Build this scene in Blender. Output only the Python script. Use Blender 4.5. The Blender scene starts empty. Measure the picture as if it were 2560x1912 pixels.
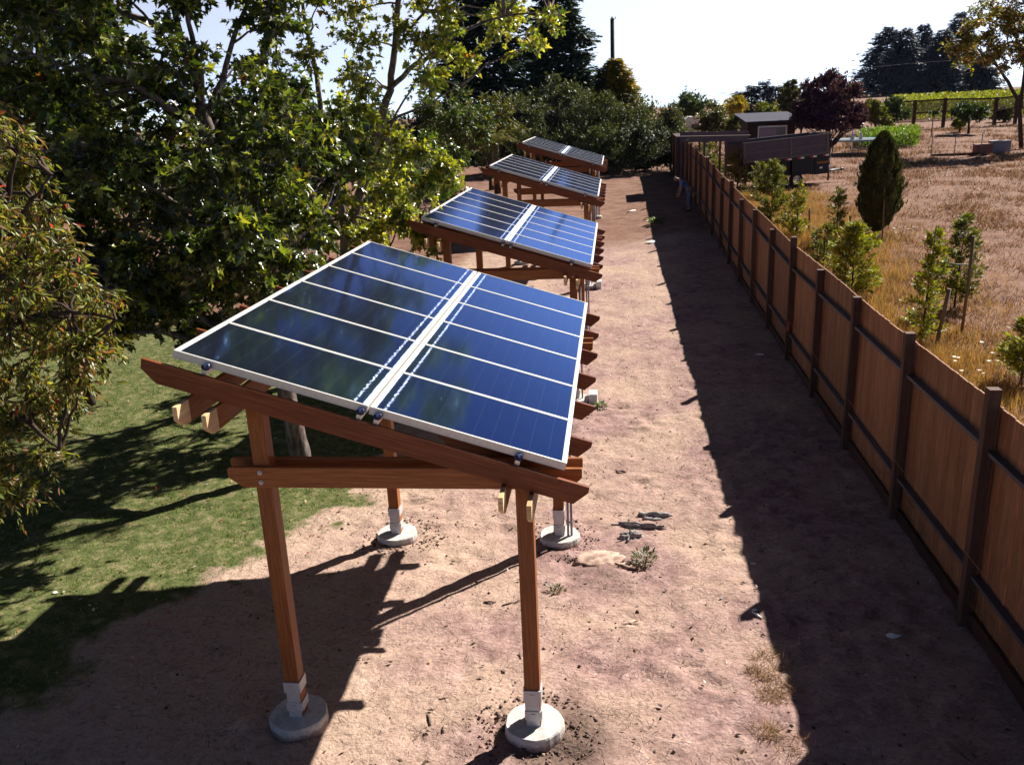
import bpy, math, random
import numpy as np
from mathutils import Vector, Matrix

sc = bpy.context.scene
R = math.radians
rng = np.random.default_rng(7)
random.seed(7)

# ---------------------------------------------------------------- camera, sky, sun, exposure
CAM_H = 5.492755
F_PX, YAW, PITCH, ROLL = 2170.47, -0.124445, 0.305332, -0.0454687
cy, sy, cp, sp = math.cos(YAW), math.sin(YAW), math.cos(PITCH), math.sin(PITCH)
FWD = Vector((sy*cp, cy*cp, -sp)); RT0 = Vector((cy, -sy, 0)); UP0 = RT0.cross(FWD)
RT = RT0*math.cos(ROLL) + UP0*math.sin(ROLL); UP = -RT0*math.sin(ROLL) + UP0*math.cos(ROLL)
cam = bpy.data.objects.new('camera', bpy.data.cameras.new('camera'))
sc.collection.objects.link(cam)
cam.matrix_world = Matrix(((RT.x, UP.x, -FWD.x, 0), (RT.y, UP.y, -FWD.y, 0), (RT.z, UP.z, -FWD.z, CAM_H), (0, 0, 0, 1)))
cam.data.sensor_width = 36; cam.data.lens = 36*F_PX/2560
cam.data.clip_start = 0.1; cam.data.clip_end = 9000
sc.camera = cam

SUN_EL, SUN_AZ = math.atan(1/1.2908), math.atan2(.876, .948)      # azimuth from +Y towards +X
SKY, HAZE_H, HAZE_K = 0.05, .255, .46
w = bpy.data.worlds.new('World'); sc.world = w; w.use_nodes = True
nt = w.node_tree; bg = nt.nodes['Background']
sky = nt.nodes.new('ShaderNodeTexSky'); sky.sky_type = 'NISHITA'; sky.sun_disc = False
sky.sun_elevation = SUN_EL; sky.sun_rotation = SUN_AZ
sky.altitude = 100; sky.air_density = 0.19; sky.dust_density = 0.1; sky.ozone_density = 3.0
# bright hazy air low in the sky, brightest round the sun: added to the sky's own light
def wn(op, a, b=0.0):
    n = nt.nodes.new('ShaderNodeMath'); n.operation = op
    for i, v in enumerate((a, b)):
        if isinstance(v, (int, float)): n.inputs[i].default_value = v
        else: nt.links.new(v, n.inputs[i])
    return n.outputs[0]
wtc = nt.nodes.new('ShaderNodeTexCoord'); wsp = nt.nodes.new('ShaderNodeSeparateXYZ'); nt.links.new(wtc.outputs['Generated'], wsp.inputs[0])
elev = wn('MAXIMUM', wsp.outputs[2], 0.0)
fall = wn('DIVIDE', 1.0, wn('ADD', 1.0, wn('POWER', wn('DIVIDE', elev, HAZE_H), 7.0)))
toward = wn('ADD', wn('MULTIPLY', wsp.outputs[0], .5*math.sin(SUN_AZ)), wn('ADD', wn('MULTIPLY', wsp.outputs[1], .5*math.cos(SUN_AZ)), .5))
glow = wn('MULTIPLY', wn('MULTIPLY', fall, wn('ADD', wn('MULTIPLY', wn('POWER', wn('MAXIMUM', toward, 0.0), 2.0), .92), .08)), HAZE_K)
mulg = nt.nodes.new('ShaderNodeMix'); mulg.data_type = 'RGBA'; mulg.blend_type = 'ADD'; mulg.inputs[0].default_value = 1
hz = nt.nodes.new('ShaderNodeCombineXYZ')
for i_, k_ in enumerate((.97, .98, 1.0)): nt.links.new(wn('MULTIPLY', glow, k_/SKY), hz.inputs[i_])
nt.links.new(sky.outputs[0], mulg.inputs[6]); nt.links.new(hz.outputs[0], mulg.inputs[7])
nt.links.new(mulg.outputs[2], bg.inputs[0]); bg.inputs[1].default_value = SKY
sun = bpy.data.objects.new('sun', bpy.data.lights.new('sun', 'SUN')); sc.collection.objects.link(sun)
sun.data.energy = 5.0; sun.data.angle = R(0.53); sun.data.color = (1.0, .93, .84)
sun.rotation_euler = Vector((.876, .948, 1)).to_track_quat('Z', 'Y').to_euler()
sc.view_settings.view_transform = 'Standard'; sc.view_settings.look = 'None'
sc.view_settings.gamma = 1; sc.view_settings.use_curve_mapping = False
sc.view_settings.exposure = 1.3

# ---------------------------------------------------------------- helpers
def ray(px, py):
    return FWD + RT*((px-1280)/F_PX) - UP*((py-956)/F_PX)
def at(px, py, Y):                          # the place seen at a pixel, at distance Y down the yard
    d = ray(px, py); k = Y/d.y
    return Vector((0, 0, CAM_H)) + d*k

def sstep(a, b, x):
    t = np.clip((np.asarray(x, float)-a)/(b-a), 0, 1); return t*t*(3-2*t)
_L = np.array([[-60, 0], [7, 0], [10.6, -.13], [16, -.12], [20, -.02], [26, .2], [36, .48], [45, .8], [60, 1.1], [66, 1.25], [90, 2.1], [105, 2.7], [150, 3.8], [260, 4.6], [600, 4.6], [5000, -40]])
_F = np.array([[-60, 0], [14, 0], [19, .03], [22, .12], [29, .36], [36, .68], [40, .8], [45, .92], [60, 1.1], [66, 1.25], [90, 2.1], [105, 2.7], [150, 3.8], [260, 4.6], [600, 4.6], [5000, -40]])
def G(x, y):
    x = np.asarray(x, float); y = np.asarray(y, float)
    t = sstep(0, 3, x)
    z = np.interp(y, _L[:, 0], _L[:, 1])*(1-t) + np.interp(y, _F[:, 0], _F[:, 1])*t
    left = sstep(70, 130, y)*(1-sstep(8, 22, x-(y-70)*.16))    # the left side stays lower beyond the yard
    return z - left*(z-1.3)*.85
def ground_at(px, py):
    d = ray(px, py); lo, hi = 2.0, 400.0
    for _ in range(60):
        m = (lo+hi)/2; z = CAM_H + d.z/d.y*m; x = d.x/d.y*m
        if z > float(G(x, m)): lo = m
        else: hi = m
    return Vector((d.x/d.y*lo, lo, float(G(d.x/d.y*lo, lo))))

def link(o, parent=None):
    sc.collection.objects.link(o)
    if parent: o.parent = parent
    return o
def tag(o, label=None, cat=None, group=None, kind=None):
    if label: o['label'] = label
    if cat: o['category'] = cat
    if group: o['group'] = group
    if kind: o['kind'] = kind
    return o
def empty(name, loc, label, cat, group=None, rz=0):
    o = bpy.data.objects.new(name, None); o.location = loc; o.rotation_euler[2] = rz
    o.empty_display_size = .2
    return tag(link(o), label, cat, group)

class MB:
    """collects prisms, boxes, tubes with uv (u along the length) into one mesh"""
    def __init__(s): s.v = []; s.f = []; s.uv = []; s.sm = []
    def face(s, idx, uvs=None, smooth=False):
        s.f.append(tuple(idx)); s.uv.append(uvs or [(0, 0)]*len(idx)); s.sm.append(smooth)
    def hexa(s, P, ax=0, off=0.):
        """8 corners P[i][j][k]; ax = the long axis, for the grain"""
        b = len(s.v)
        for i in (0, 1):
            for j in (0, 1):
                for k in (0, 1): s.v.append(tuple(P[i][j][k]))
        id_ = lambda i, j, k: b+i*4+j*2+k
        Q = [((0,0,0),(0,0,1),(0,1,1),(0,1,0)), ((1,0,0),(1,1,0),(1,1,1),(1,0,1)), ((0,0,0),(1,0,0),(1,0,1),(0,0,1)),
             ((0,1,0),(0,1,1),(1,1,1),(1,1,0)), ((0,0,0),(0,1,0),(1,1,0),(1,0,0)), ((0,0,1),(1,0,1),(1,1,1),(0,1,1))]
        for q in Q:
            pts = [Vector(P[a][c][d]) for a, c, d in q]
            uv = []
            for (a, c, d), p in zip(q, pts):
                t = (a, c, d)
                o0 = [a, c, d]; o0[ax] = 0
                L = (Vector(P[1 if ax == 0 else 0][1 if ax == 1 else 0][1 if ax == 2 else 0])-Vector(P[0][0][0])).length
                others = [i for i in range(3) if i != ax]
                e = []
                for oi in others:
                    t1 = [0, 0, 0]; t1[oi] = 1
                    e.append((Vector(P[t1[0]][t1[1]][t1[2]])-Vector(P[0][0][0])).length*t[oi])
                uv.append((t[ax]*L+off, e[0]+e[1]+off*.37))
            s.face([id_(*x) for x in q], uv)
    def box(s, x0, x1, y0, y1, z0, z1, ax=0, M=None, off=0.):
        P = [[[Vector((x, y, z)) for z in (z0, z1)] for y in (y0, y1)] for x in (x0, x1)]
        if M: P = [[[M(p) for p in r] for r in q] for q in P]
        s.hexa(P, ax, off)
    def prism(s, prof, y0, y1, M=lambda p: p, off=0., swap=False):
        """prof = (a,b) outline extruded along the middle axis"""
        b = len(s.v); n = len(prof)
        for y in (y0, y1):
            for a, c in prof:
                s.v.append(tuple(M(Vector((a, y, c)) if not swap else Vector((y, a, c)))))
        u = [(a+off, c+off*.37) for a, c in prof]
        s.face(range(b, b+n), u); s.face(range(b+2*n-1, b+n-1, -1), u[::-1])
        for i in range(n):
            j = (i+1) % n
            long = abs(prof[i][0]-prof[j][0]) > .4
            if long: uv = [(prof[i][0]+off, 0), (prof[i][0]+off, .04), (prof[j][0]+off, .04), (prof[j][0]+off, 0)]
            else: uv = [(off, prof[i][1]), (off+.04, prof[i][1]), (off+.04, prof[j][1]), (off, prof[j][1])]
            s.face([b+i, b+n+i, b+n+j, b+j], uv)
    def tube(s, pts, rad, n=8, cap=True):
        pts = [Vector(p) for p in pts]
        if not hasattr(rad, '__len__'): rad = [rad]*len(pts)
        b = len(s.v); L = 0; ref = None
        for i, p in enumerate(pts):
            t = (pts[min(i+1, len(pts)-1)]-pts[max(i-1, 0)]).normalized()
            if ref is None:
                ref = Vector((1, 0, 0)) if abs(t.x) < .8 else Vector((0, 1, 0))
            a = (ref - t*ref.dot(t)).normalized(); c = t.cross(a); ref = a
            for k in range(n):
                th = 2*math.pi*k/n
                s.v.append(tuple(p+(a*math.cos(th)+c*math.sin(th))*rad[i]))
        for i in range(len(pts)-1):
            L2 = L+(pts[i+1]-pts[i]).length
            for k in range(n):
                k2 = (k+1) % n; u0, u1 = k/n*.5, (k+1)/n*.5
                s.face([b+i*n+k, b+i*n+k2, b+(i+1)*n+k2, b+(i+1)*n+k], [(L, u0), (L, u1), (L2, u1), (L2, u0)], True)
            L = L2
        if cap:
            s.face(list(range(b+n-1, b-1, -1))); m = b+(len(pts)-1)*n; s.face(list(range(m, m+n)))
    def lathe(s, c, prof, n=32, smooth=False, wob=None):
        b = len(s.v); c = Vector(c)
        for r, z in prof:
            for k in range(n):
                th = 2*math.pi*k/n; rr = r*(1+(wob(k, z) if wob else 0))
                s.v.append((c.x+rr*math.cos(th), c.y+rr*math.sin(th), c.z+z))
        for i in range(len(prof)-1):
            for k in range(n):
                k2 = (k+1) % n
                s.face([b+i*n+k, b+i*n+k2, b+(i+1)*n+k2, b+(i+1)*n+k], [(k/n, prof[i][1])]*4, smooth)
        s.face(list(range(b+n-1, b-1, -1))); m = b+(len(prof)-1)*n; s.face(list(range(m, m+n)))
    def mesh(s, name, mat):
        me = bpy.data.meshes.new(name); me.from_pydata(s.v, [], s.f)
        uvl = me.uv_layers.new(name='UVMap'); flat = [c for f in s.uv for p in f for c in p]
        uvl.data.foreach_set('uv', flat)
        me.polygons.foreach_set('use_smooth', s.sm)
        if mat: me.materials.append(mat)
        me.update(); return me
    def build(s, name, mat, parent=None, bevel=0):
        o = bpy.data.objects.new(name, s.mesh(name, mat)); link(o, parent)
        if bevel:
            m = o.modifiers.new('bevel', 'BEVEL'); m.width = bevel; m.segments = 2; m.limit_method = 'ANGLE'; m.angle_limit = R(40)
        return o

def cloud(name, tv, tf, pos, axis, nrm, size, col, mat, parent=None, wid=None):
    """one mesh of many small leaves: template tv/tf placed at pos, pointing along axis, facing nrm, each with its own hue"""
    tv = np.asarray(tv, float); N = len(pos); k = len(tv)
    ax = axis/np.maximum(np.linalg.norm(axis, axis=1, keepdims=True), 1e-6)
    n = nrm - ax*np.sum(nrm*ax, 1, keepdims=True); n /= np.maximum(np.linalg.norm(n, axis=1, keepdims=True), 1e-6)
    xx = np.cross(ax, n)
    if wid is None: wid = np.ones(N)
    V = (pos[:, None, :] + size[:, None, None]*(tv[None, :, 0:1]*wid[:, None, None]*xx[:, None, :] + tv[None, :, 1:2]*ax[:, None, :] + tv[None, :, 2:3]*n[:, None, :])).reshape(-1, 3)
    tf = np.asarray(tf); m = tf.shape[1]
    Fc = (tf[None] + (np.arange(N)*k)[:, None, None]).reshape(-1, m)
    me = bpy.data.meshes.new(name)
    me.vertices.add(len(V)); me.vertices.foreach_set('co', V.astype(np.float32).ravel())
    me.loops.add(Fc.size); me.loops.foreach_set('vertex_index', Fc.astype(np.int32).ravel())
    me.polygons.add(len(Fc)); me.polygons.foreach_set('loop_start', np.arange(0, Fc.size, m, dtype=np.int32))
    me.polygons.foreach_set('loop_total', np.full(len(Fc), m, dtype=np.int32))
    ca = me.color_attributes.new('hue', 'FLOAT_COLOR', 'POINT')
    c4 = np.ones((N, 4), np.float32); c4[:, :3] = col
    ca.data.foreach_set('color', np.repeat(c4, k, 0).ravel())
    me.materials.append(mat); me.update(); me.validate()
    o = bpy.data.objects.new(name, me); link(o, parent); return o

# leaf templates (x across, y along, z up)
MAPLE = [(0, .34, -.07), (0, 0, 0), (.16, .12, .04), (.42, .02, .16), (.30, .26, .06), (.52, .50, .20), (.24, .50, .04), (.17, .66, -.02), (0, 1.0, -.16),
         (-.17, .66, -.02), (-.24, .50, .04), (-.52, .50, .17), (-.30, .26, .06), (-.42, .02, .14), (-.16, .12, .04)]
MAPLE_F = [(0, i, i+1) for i in range(1, 14)] + [(0, 14, 1)]
LANCE = [(0, 0, 0), (.15, .28, .05), (.13, .65, .0), (0, 1, -.10), (-.13, .65, .0), (-.15, .28, .05), (0, .5, -.03)]
LANCE_F = [(6, 0, 1), (6, 1, 2), (6, 2, 3), (6, 3, 4), (6, 4, 5), (6, 5, 0)]
OVAL = [(0, 0, 0), (.28, .35, .06), (0, 1, 0), (-.28, .35, .06)]
OVAL_F = [(0, 1, 2, 3)]
BLADE = [(-.035, 0, 0), (.035, 0, 0), (.0, 1, .18)]
BLADE_F = [(0, 1, 2)]
SPRAY = [(0, 0, 0), (.10, .2, .02), (.30, .45, -.03), (.10, .5, .02), (.20, .8, -.02), (0, 1, 0), (-.18, .75, -.02), (-.09, .5, .02), (-.32, .5, -.03), (-.09, .22, .02)]
SPRAY_F = [(0, 1, 3, 9), (1, 2, 3, 3), (3, 5, 7, 9), (3, 4, 5, 5), (5, 6, 7, 7), (7, 8, 9, 9)]
SPRAY_F = [(0, 1, 9), (1, 3, 9), (3, 7, 9), (1, 2, 3), (3, 5, 7), (3, 4, 5), (5, 6, 7), (7, 8, 9)]

def unit(n): 
    v = rng.normal(size=(n, 3)); return v/np.linalg.norm(v, axis=1, keepdims=True)
def palette(n, cols, wts, jit=.18):
    cols = np.array(cols); i = rng.choice(len(cols), n, p=np.array(wts)/sum(wts))
    c = cols[i]*np.exp(rng.normal(0, jit, (n, 1)))*np.exp(rng.normal(0, jit*.35, (n, 3)))
    return np.clip(c, .002, .9)

# ---------------------------------------------------------------- materials
def mat_new(name):
    m = bpy.data.materials.new(name); m.use_nodes = True; t = m.node_tree
    return m, t, t.nodes['Principled BSDF'], t.nodes, t.links
def setp(b, **k):
    names = dict(rough='Roughness', metal='Metallic', spec='Specular IOR Level', coat='Coat Weight', coatr='Coat Roughness', ior='IOR')
    for a, v in k.items(): b.inputs[names[a]].default_value = v
def noise(nd, ln, vec, scale, detail=4, rough=.55, dist=0):
    n = nd.new('ShaderNodeTexNoise'); n.inputs['Scale'].default_value = scale; n.inputs['Detail'].default_value = detail
    n.inputs['Roughness'].default_value = rough; n.inputs['Distortion'].default_value = dist
    if vec: ln.new(vec, n.inputs['Vector'])
    return n.outputs['Fac']
def ramp(nd, ln, fac, stops):
    r = nd.new('ShaderNodeValToRGB'); e = r.color_ramp.elements
    while len(e) < len(stops): e.new(.5)
    for el, (p, c) in zip(e, stops): el.position = p; el.color = (*c, 1) if len(c) == 3 else c
    ln.new(fac, r.inputs[0]); return r.outputs[0]
def mapping(nd, ln, src, scale, loc=(0, 0, 0)):
    m = nd.new('ShaderNodeMapping'); m.inputs['Scale'].default_value = scale; m.inputs['Location'].default_value = loc
    ln.new(src, m.inputs['Vector']); return m.outputs[0]
def mixc(nd, ln, fac, a, b, mode='MIX'):
    m = nd.new('ShaderNodeMix'); m.data_type = 'RGBA'; m.blend_type = mode
    for i, v in ((0, fac), (6, a), (7, b)):
        if isinstance(v, (int, float)): m.inputs[i].default_value = v
        elif isinstance(v, tuple): m.inputs[i].default_value = (*v, 1)
        else: ln.new(v, m.inputs[i])
    return m.outputs[2]
def math_(nd, ln, op, a, b=0., c=None):
    m = nd.new('ShaderNodeMath'); m.operation = op
    for i, v in enumerate((a, b) if c is None else (a, b, c)):
        if isinstance(v, (int, float)): m.inputs[i].default_value = v
        else: ln.new(v, m.inputs[i])
    return m.outputs[0]
def bump(nd, ln, b, h, strength=.3, dist=.01):
    n = nd.new('ShaderNodeBump'); n.inputs['Strength'].default_value = strength; n.inputs['Distance'].default_value = dist
    ln.new(h, n.inputs['Height']); ln.new(n.outputs[0], b.inputs['Normal'])

def wood(name, dark, mid, light, rough=.6, streak=26., knots=True, grey=None, objvar=.25, boards=False):
    m, t, b, nd, ln = mat_new(name)
    uv = nd.new('ShaderNodeUVMap').outputs[0]
    oi = nd.new('ShaderNodeObjectInfo')
    addv = nd.new('ShaderNodeVectorMath'); addv.operation = 'ADD'
    cmb = nd.new('ShaderNodeCombineXYZ'); r7 = math_(nd, ln, 'MULTIPLY', oi.outputs['Random'], 37.)
    ln.new(r7, cmb.inputs[0]); ln.new(r7, cmb.inputs[1]); ln.new(uv, addv.inputs[0]); ln.new(cmb.outputs[0], addv.inputs[1])
    v = addv.outputs[0]
    g1 = noise(nd, ln, mapping(nd, ln, v, (1.2, streak, 1)), 2.2, 6, .6, .4)
    g2 = noise(nd, ln, mapping(nd, ln, v, (.7, 3, 1)), 1.6, 3)
    col = ramp(nd, ln, g1, [(.28, dark), (.5, mid), (.74, light)])
    col = mixc(nd, ln, math_(nd, ln, 'MULTIPLY', ramp(nd, ln, g2, [(.45, (0, 0, 0)), (.7, (1, 1, 1))]), .45), col, dark)
    if knots:
        vo = nd.new('ShaderNodeTexVoronoi'); vo.inputs['Scale'].default_value = 3.2
        ln.new(mapping(nd, ln, v, (1, 1.6, 1)), vo.inputs['Vector'])
        k = ramp(nd, ln, vo.outputs['Distance'], [(.03, (1, 1, 1)), (.085, (0, 0, 0))])
        col = mixc(nd, ln, math_(nd, ln, 'MULTIPLY', k, .75), col, tuple(c*.25 for c in dark))
    ck = noise(nd, ln, mapping(nd, ln, v, (.8, 70, 1)), 1.3, 3, .5)
    col = mixc(nd, ln, ramp(nd, ln, ck, [(.66, (0, 0, 0)), (.70, (.6, .6, .6))]), col, tuple(c*.3 for c in dark))
    if boards:
        tone = noise(nd, ln, mapping(nd, ln, v, (.22, .22, 1)), 1.0, 1)
        col = mixc(nd, ln, ramp(nd, ln, tone, [(.40, (.6, .6, .6)), (.6, (0, 0, 0))]), col, dark)
        low = noise(nd, ln, mapping(nd, ln, v, (.9, 6, 1)), 1.0, 5, .7)
        col = mixc(nd, ln, ramp(nd, ln, low, [(.56, (0, 0, 0)), (.72, (.5, .5, .5))]), col, (.12, .08, .06))
    hs = nd.new('ShaderNodeHueSaturation'); ln.new(col, hs.inputs['Color'])
    ln.new(math_(nd, ln, 'MULTIPLY_ADD', oi.outputs['Random'], objvar*2, 1-objvar), hs.inputs['Value'])
    ln.new(hs.outputs[0], b.inputs['Base Color']); setp(b, rough=rough, spec=.25)
    bump(nd, ln, b, g1, .25, .004)
    return m
M = {}
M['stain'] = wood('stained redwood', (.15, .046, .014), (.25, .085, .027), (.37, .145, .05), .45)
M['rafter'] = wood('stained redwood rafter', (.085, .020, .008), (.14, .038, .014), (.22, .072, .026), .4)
M['pale wood'] = wood('pale wood beam end', (.42, .25, .12), (.60, .42, .22), (.75, .60, .38), .5)
M['endgrain'] = wood('stain pale end', (.30, .16, .07), (.42, .24, .11), (.52, .33, .16), .7)
M['fence'] = wood('cedar fence board', (.17, .068, .030), (.30, .130, .062), (.44, .22, .115), .7, 20, True, None, .15, True)
M['fpost'] = wood('weathered fence post', (.065, .034, .025), (.11, .058, .040), (.17, .10, .065), .8)
M['frail'] = wood('grey fence rail', (.07, .055, .06), (.11, .09, .095), (.17, .14, .14), .75)
M['grey wood'] = wood('grey weathered planks', (.05, .042, .055), (.085, .072, .09), (.13, .115, .14), .85)
M['stake'] = wood('round stake', (.09, .06, .045), (.15, .11, .08), (.24, .18, .13), .85)
M['dark wood'] = wood('dark brown wood', (.03, .014, .01), (.055, .025, .017), (.085, .04, .025), .8)

def flat(name, col, rough=.6, metal=0., spec=.4, nz=.12, scale=30, bmp=0):
    m, t, b, nd, ln = mat_new(name)
    tc = nd.new('ShaderNodeTexCoord').outputs['Object']
    n = noise(nd, ln, tc, scale, 5)
    lo = tuple(c*(1-nz*2.2) for c in col); hi = tuple(min(1, c*(1+nz*2.2)) for c in col)
    ln.new(ramp(nd, ln, n, [(.3, lo), (.7, hi)]), b.inputs['Base Color'])
    setp(b, rough=rough, metal=metal, spec=spec)
    if bmp: bump(nd, ln, b, n, bmp, .01)
    return m
M['alu'] = flat('anodised frame', (.62, .61, .58), .42, .35, .5, .04)
M['galv'] = flat('galvanised steel', (.50, .50, .51), .45, .25, .5, .05, 30)
M['rail'] = flat('mill rail', (.5, .5, .52), .35, .8, .5, .05)
M['clamp'] = flat('blue black clamp', (.02, .03, .09), .4, .2, .5, .1)
M['concrete'] = flat('poured concrete', (.52, .50, .48), .9, 0, .2, .08, 24, .25)
def concrete_mat():
    m, t, b, nd, ln = mat_new('soiled concrete'); tcn = nd.new('ShaderNodeTexCoord'); oi = nd.new('ShaderNodeObjectInfo'); ge = nd.new('ShaderNodeNewGeometry')
    n = noise(nd, ln, ge.outputs['Position'], 22, 6, .7); n2 = noise(nd, ln, ge.outputs['Position'], 6, 4)
    c = ramp(nd, ln, n, [(.3, (.36, .345, .33)), (.6, (.55, .53, .51))]); c = mixc(nd, ln, ramp(nd, ln, n2, [(.5, (0, 0, 0)), (.68, (.55, .55, .55))]), c, (.36, .29, .25))
    s_ = nd.new('ShaderNodeSeparateXYZ'); ln.new(tcn.outputs['Generated'], s_.inputs[0])
    low = math_(nd, ln, 'SUBTRACT', math_(nd, ln, 'ADD', .78, math_(nd, ln, 'MULTIPLY', math_(nd, ln, 'SUBTRACT', n, .5), .6)), s_.outputs[2])
    c = mixc(nd, ln, ramp(nd, ln, low, [(.0, (0, 0, 0)), (.10, (.85, .85, .85))]), c, (.25, .165, .145))
    ln.new(c, b.inputs['Base Color']); setp(b, rough=.92, spec=.15); bump(nd, ln, b, n, .35, .012); return m
M['concrete'] = concrete_mat()
M['white'] = flat('white plastic', (.72, .72, .70), .5)
M['black'] = flat('black paint', (.006, .006, .009), .5, 0, .25)
M['rubber'] = flat('tyre rubber', (.02, .02, .02), .85)
M['grey box'] = flat('grey box', (.20, .19, .23), .6)
M['pinkbox'] = flat('faded red crate', (.22, .09, .07), .8)
M['stone'] = flat('pinkish stone', (.42, .29, .23), .9, 0, .2, .25, 9, .5)
M['rag'] = flat('grey cloth', (.26, .24, .24), .95, 0, .1, .2, 20, .3)
M['red'] = flat('red plastic', (.5, .02, .03), .5)
M['amber'] = flat('amber decal', (.32, .12, .02), .6)
M['skin'] = flat('skin', (.35, .19, .13), .6, 0, .3, .05)
M['shirt'] = flat('blue shirt', (.10, .16, .42), .9, 0, .2, .12, 9)
M['trousers'] = flat('grey blue trousers', (.13, .15, .24), .9, 0, .2, .12, 9)
M['hair'] = flat('dark hair', (.02, .015, .012), .8)
M['roof'] = flat('grey shingle', (.065, .065, .095), .95, 0, .1, .2, 14)
M['pad'] = flat('pale blue vinyl', (.08, .22, .34), .6)
M['net'] = flat('black mat', (.02, .02, .025), .8)
M['glass dark'] = flat('window glass', (.06, .06, .07), .1, 0, .6)
M['twig'] = flat('dry twig', (.16, .11, .09), .9, 0, .1, .4, 60)
M['paper'] = flat('white scrap', (.75, .74, .70), .8)

def bark(name, c0, c1):
    m, t, b, nd, ln = mat_new(name)
    tc = nd.new('ShaderNodeTexCoord').outputs['Object']
    n = noise(nd, ln, mapping(nd, ln, tc, (1, 1, .3)), 14, 6, .65); n2 = noise(nd, ln, tc, 3.0, 3)
    f = math_(nd, ln, 'ADD', math_(nd, ln, 'MULTIPLY', n, .6), math_(nd, ln, 'MULTIPLY', n2, .4))
    ln.new(ramp(nd, ln, f, [(.4, c0), (.62, c1)]), b.inputs['Base Color']); setp(b, rough=.9, spec=.15)
    bump(nd, ln, b, n, .6, .02); return m
M['bark'] = bark('mottled bark', (.05, .036, .03), (.22, .18, .16))
M['bark dark'] = bark('dark bark', (.03, .02, .016), (.08, .055, .042))

def leafmat(name, rough=.42, trans=.38, tcol=(1.25, 1.35, .45), spec=.5):
    m, t, b, nd, ln = mat_new(name)
    a = nd.new('ShaderNodeAttribute'); a.attribute_name = 'hue'
    ln.new(a.outputs['Color'], b.inputs['Base Color']); setp(b, rough=rough, spec=spec)
    tr = nd.new('ShaderNodeBsdfTranslucent')
    ln.new(mixc(nd, ln, 1.0, a.outputs['Color'], tcol, 'MULTIPLY'), tr.inputs['Color'])
    mx = nd.new('ShaderNodeMixShader'); mx.inputs[0].default_value = trans
    ln.new(b.outputs[0], mx.inputs[1]); ln.new(tr.outputs[0], mx.inputs[2])
    ln.new(mx.outputs[0], nd['Material Output'].inputs['Surface']); return m
M['leaf'] = leafmat('broad leaf', .30, .36, (2.0, 1.9, .45), .8)
M['leaf3'] = leafmat('narrow leaf', .42, .40, (1.7, 1.6, .5), .5)
M['needle'] = leafmat('conifer foliage', .6, .15, (1.2, 1.3, .5), .2)
M['fineleaf'] = leafmat('fine foliage', .55, .25, (1.5, 1.6, .4), .3)
M['straw'] = leafmat('dry grass blade', .6, .3, (1.15, 1.05, .8), .3)
M['grass'] = leafmat('lawn blade', .5, .3, (1.3, 1.5, .5), .3)

# solar cell glass: cells, bus lines and the ragged white lines by the middle gap, all in panel metres
def cellmat():
    m, t, b, nd, ln = mat_new('solar glass')
    uv = nd.new('ShaderNodeUVMap').outputs[0]
    sep = nd.new('ShaderNodeSeparateXYZ'); ln.new(uv, sep.inputs[0]); U, V = sep.outputs[0], sep.outputs[1]
    tc = nd.new('ShaderNodeTexCoord').outputs['Object']
    def lines(x, per, wd):
        f = math_(nd, ln, 'FRACT', math_(nd, ln, 'DIVIDE', x, per))
        d = math_(nd, ln, 'ABSOLUTE', math_(nd, ln, 'SUBTRACT', f, .5))
        return math_(nd, ln, 'LESS_THAN', math_(nd, ln, 'SUBTRACT', .5, d), wd/per/2)
    bus = lines(math_(nd, ln, 'ADD', V, .02), .0425, .0042)
    cu = lines(U, .1585, .004); cv = lines(V, .156, .004)
    n = noise(nd, ln, mapping(nd, ln, uv, (3, 3, 1)), 2.0, 3)
    base = ramp(nd, ln, n, [(.3, (.0012, .0022, .008)), (.7, (.002, .004, .014))])
    c = mixc(nd, ln, math_(nd, ln, 'MULTIPLY', bus, .5), base, (.022, .030, .058))
    c = mixc(nd, ln, math_(nd, ln, 'MULTIPLY', math_(nd, ln, 'MAXIMUM', cu, cv), .2), c, (.03, .04, .08))
    c = mixc(nd, ln, math_(nd, ln, 'MULTIPLY', math_(nd, ln, 'MULTIPLY', cu, bus), .8), c, (.3, .35, .45))
    dust = noise(nd, ln, tc, 160, 2)
    c = mixc(nd, ln, ramp(nd, ln, dust, [(.74, (0, 0, 0)), (.82, (.05, .05, .05))]), c, (.20, .20, .20))
    # a thin ragged white line 7-10 cm from the inner edge (uv x runs to 1.52 at that edge)
    wob = math_(nd, ln, 'MULTIPLY', math_(nd, ln, 'SUBTRACT', noise(nd, ln, mapping(nd, ln, tc, (0, 1, 0)), 14, 6, .95), .5), .11)
    d1 = math_(nd, ln, 'ABSOLUTE', math_(nd, ln, 'SUBTRACT', math_(nd, ln, 'ADD', U, wob), 1.525))
    pat = noise(nd, ln, tc, 38, 4, .7)
    r1 = math_(nd, ln, 'MULTIPLY', math_(nd, ln, 'LESS_THAN', d1, .009), math_(nd, ln, 'GREATER_THAN', pat, .49))
    d2 = math_(nd, ln, 'GREATER_THAN', math_(nd, ln, 'ADD', U, math_(nd, ln, 'MULTIPLY', pat, .03)), 1.612)
    white_marks = math_(nd, ln, 'MAXIMUM', r1, math_(nd, ln, 'MULTIPLY', d2, .8))
    c = mixc(nd, ln, white_marks, c, (.75, .77, .80))
    ln.new(c, b.inputs['Base Color'])
    setp(b, spec=.5, ior=6.0, coat=.12, coatr=.05); b.inputs['Specular Tint'].default_value = (.14, .36, 1.0, 1); b.inputs['Sheen Weight'].default_value = .11; b.inputs['Sheen Roughness'].default_value = .35; b.inputs['Sheen Tint'].default_value = (.9, .85, 1, 1)
    ln.new(ramp(nd, ln, white_marks, [(0, (.10, .10, .10)), (1, (.8, .8, .8))]), b.inputs['Roughness'])
    return m
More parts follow.
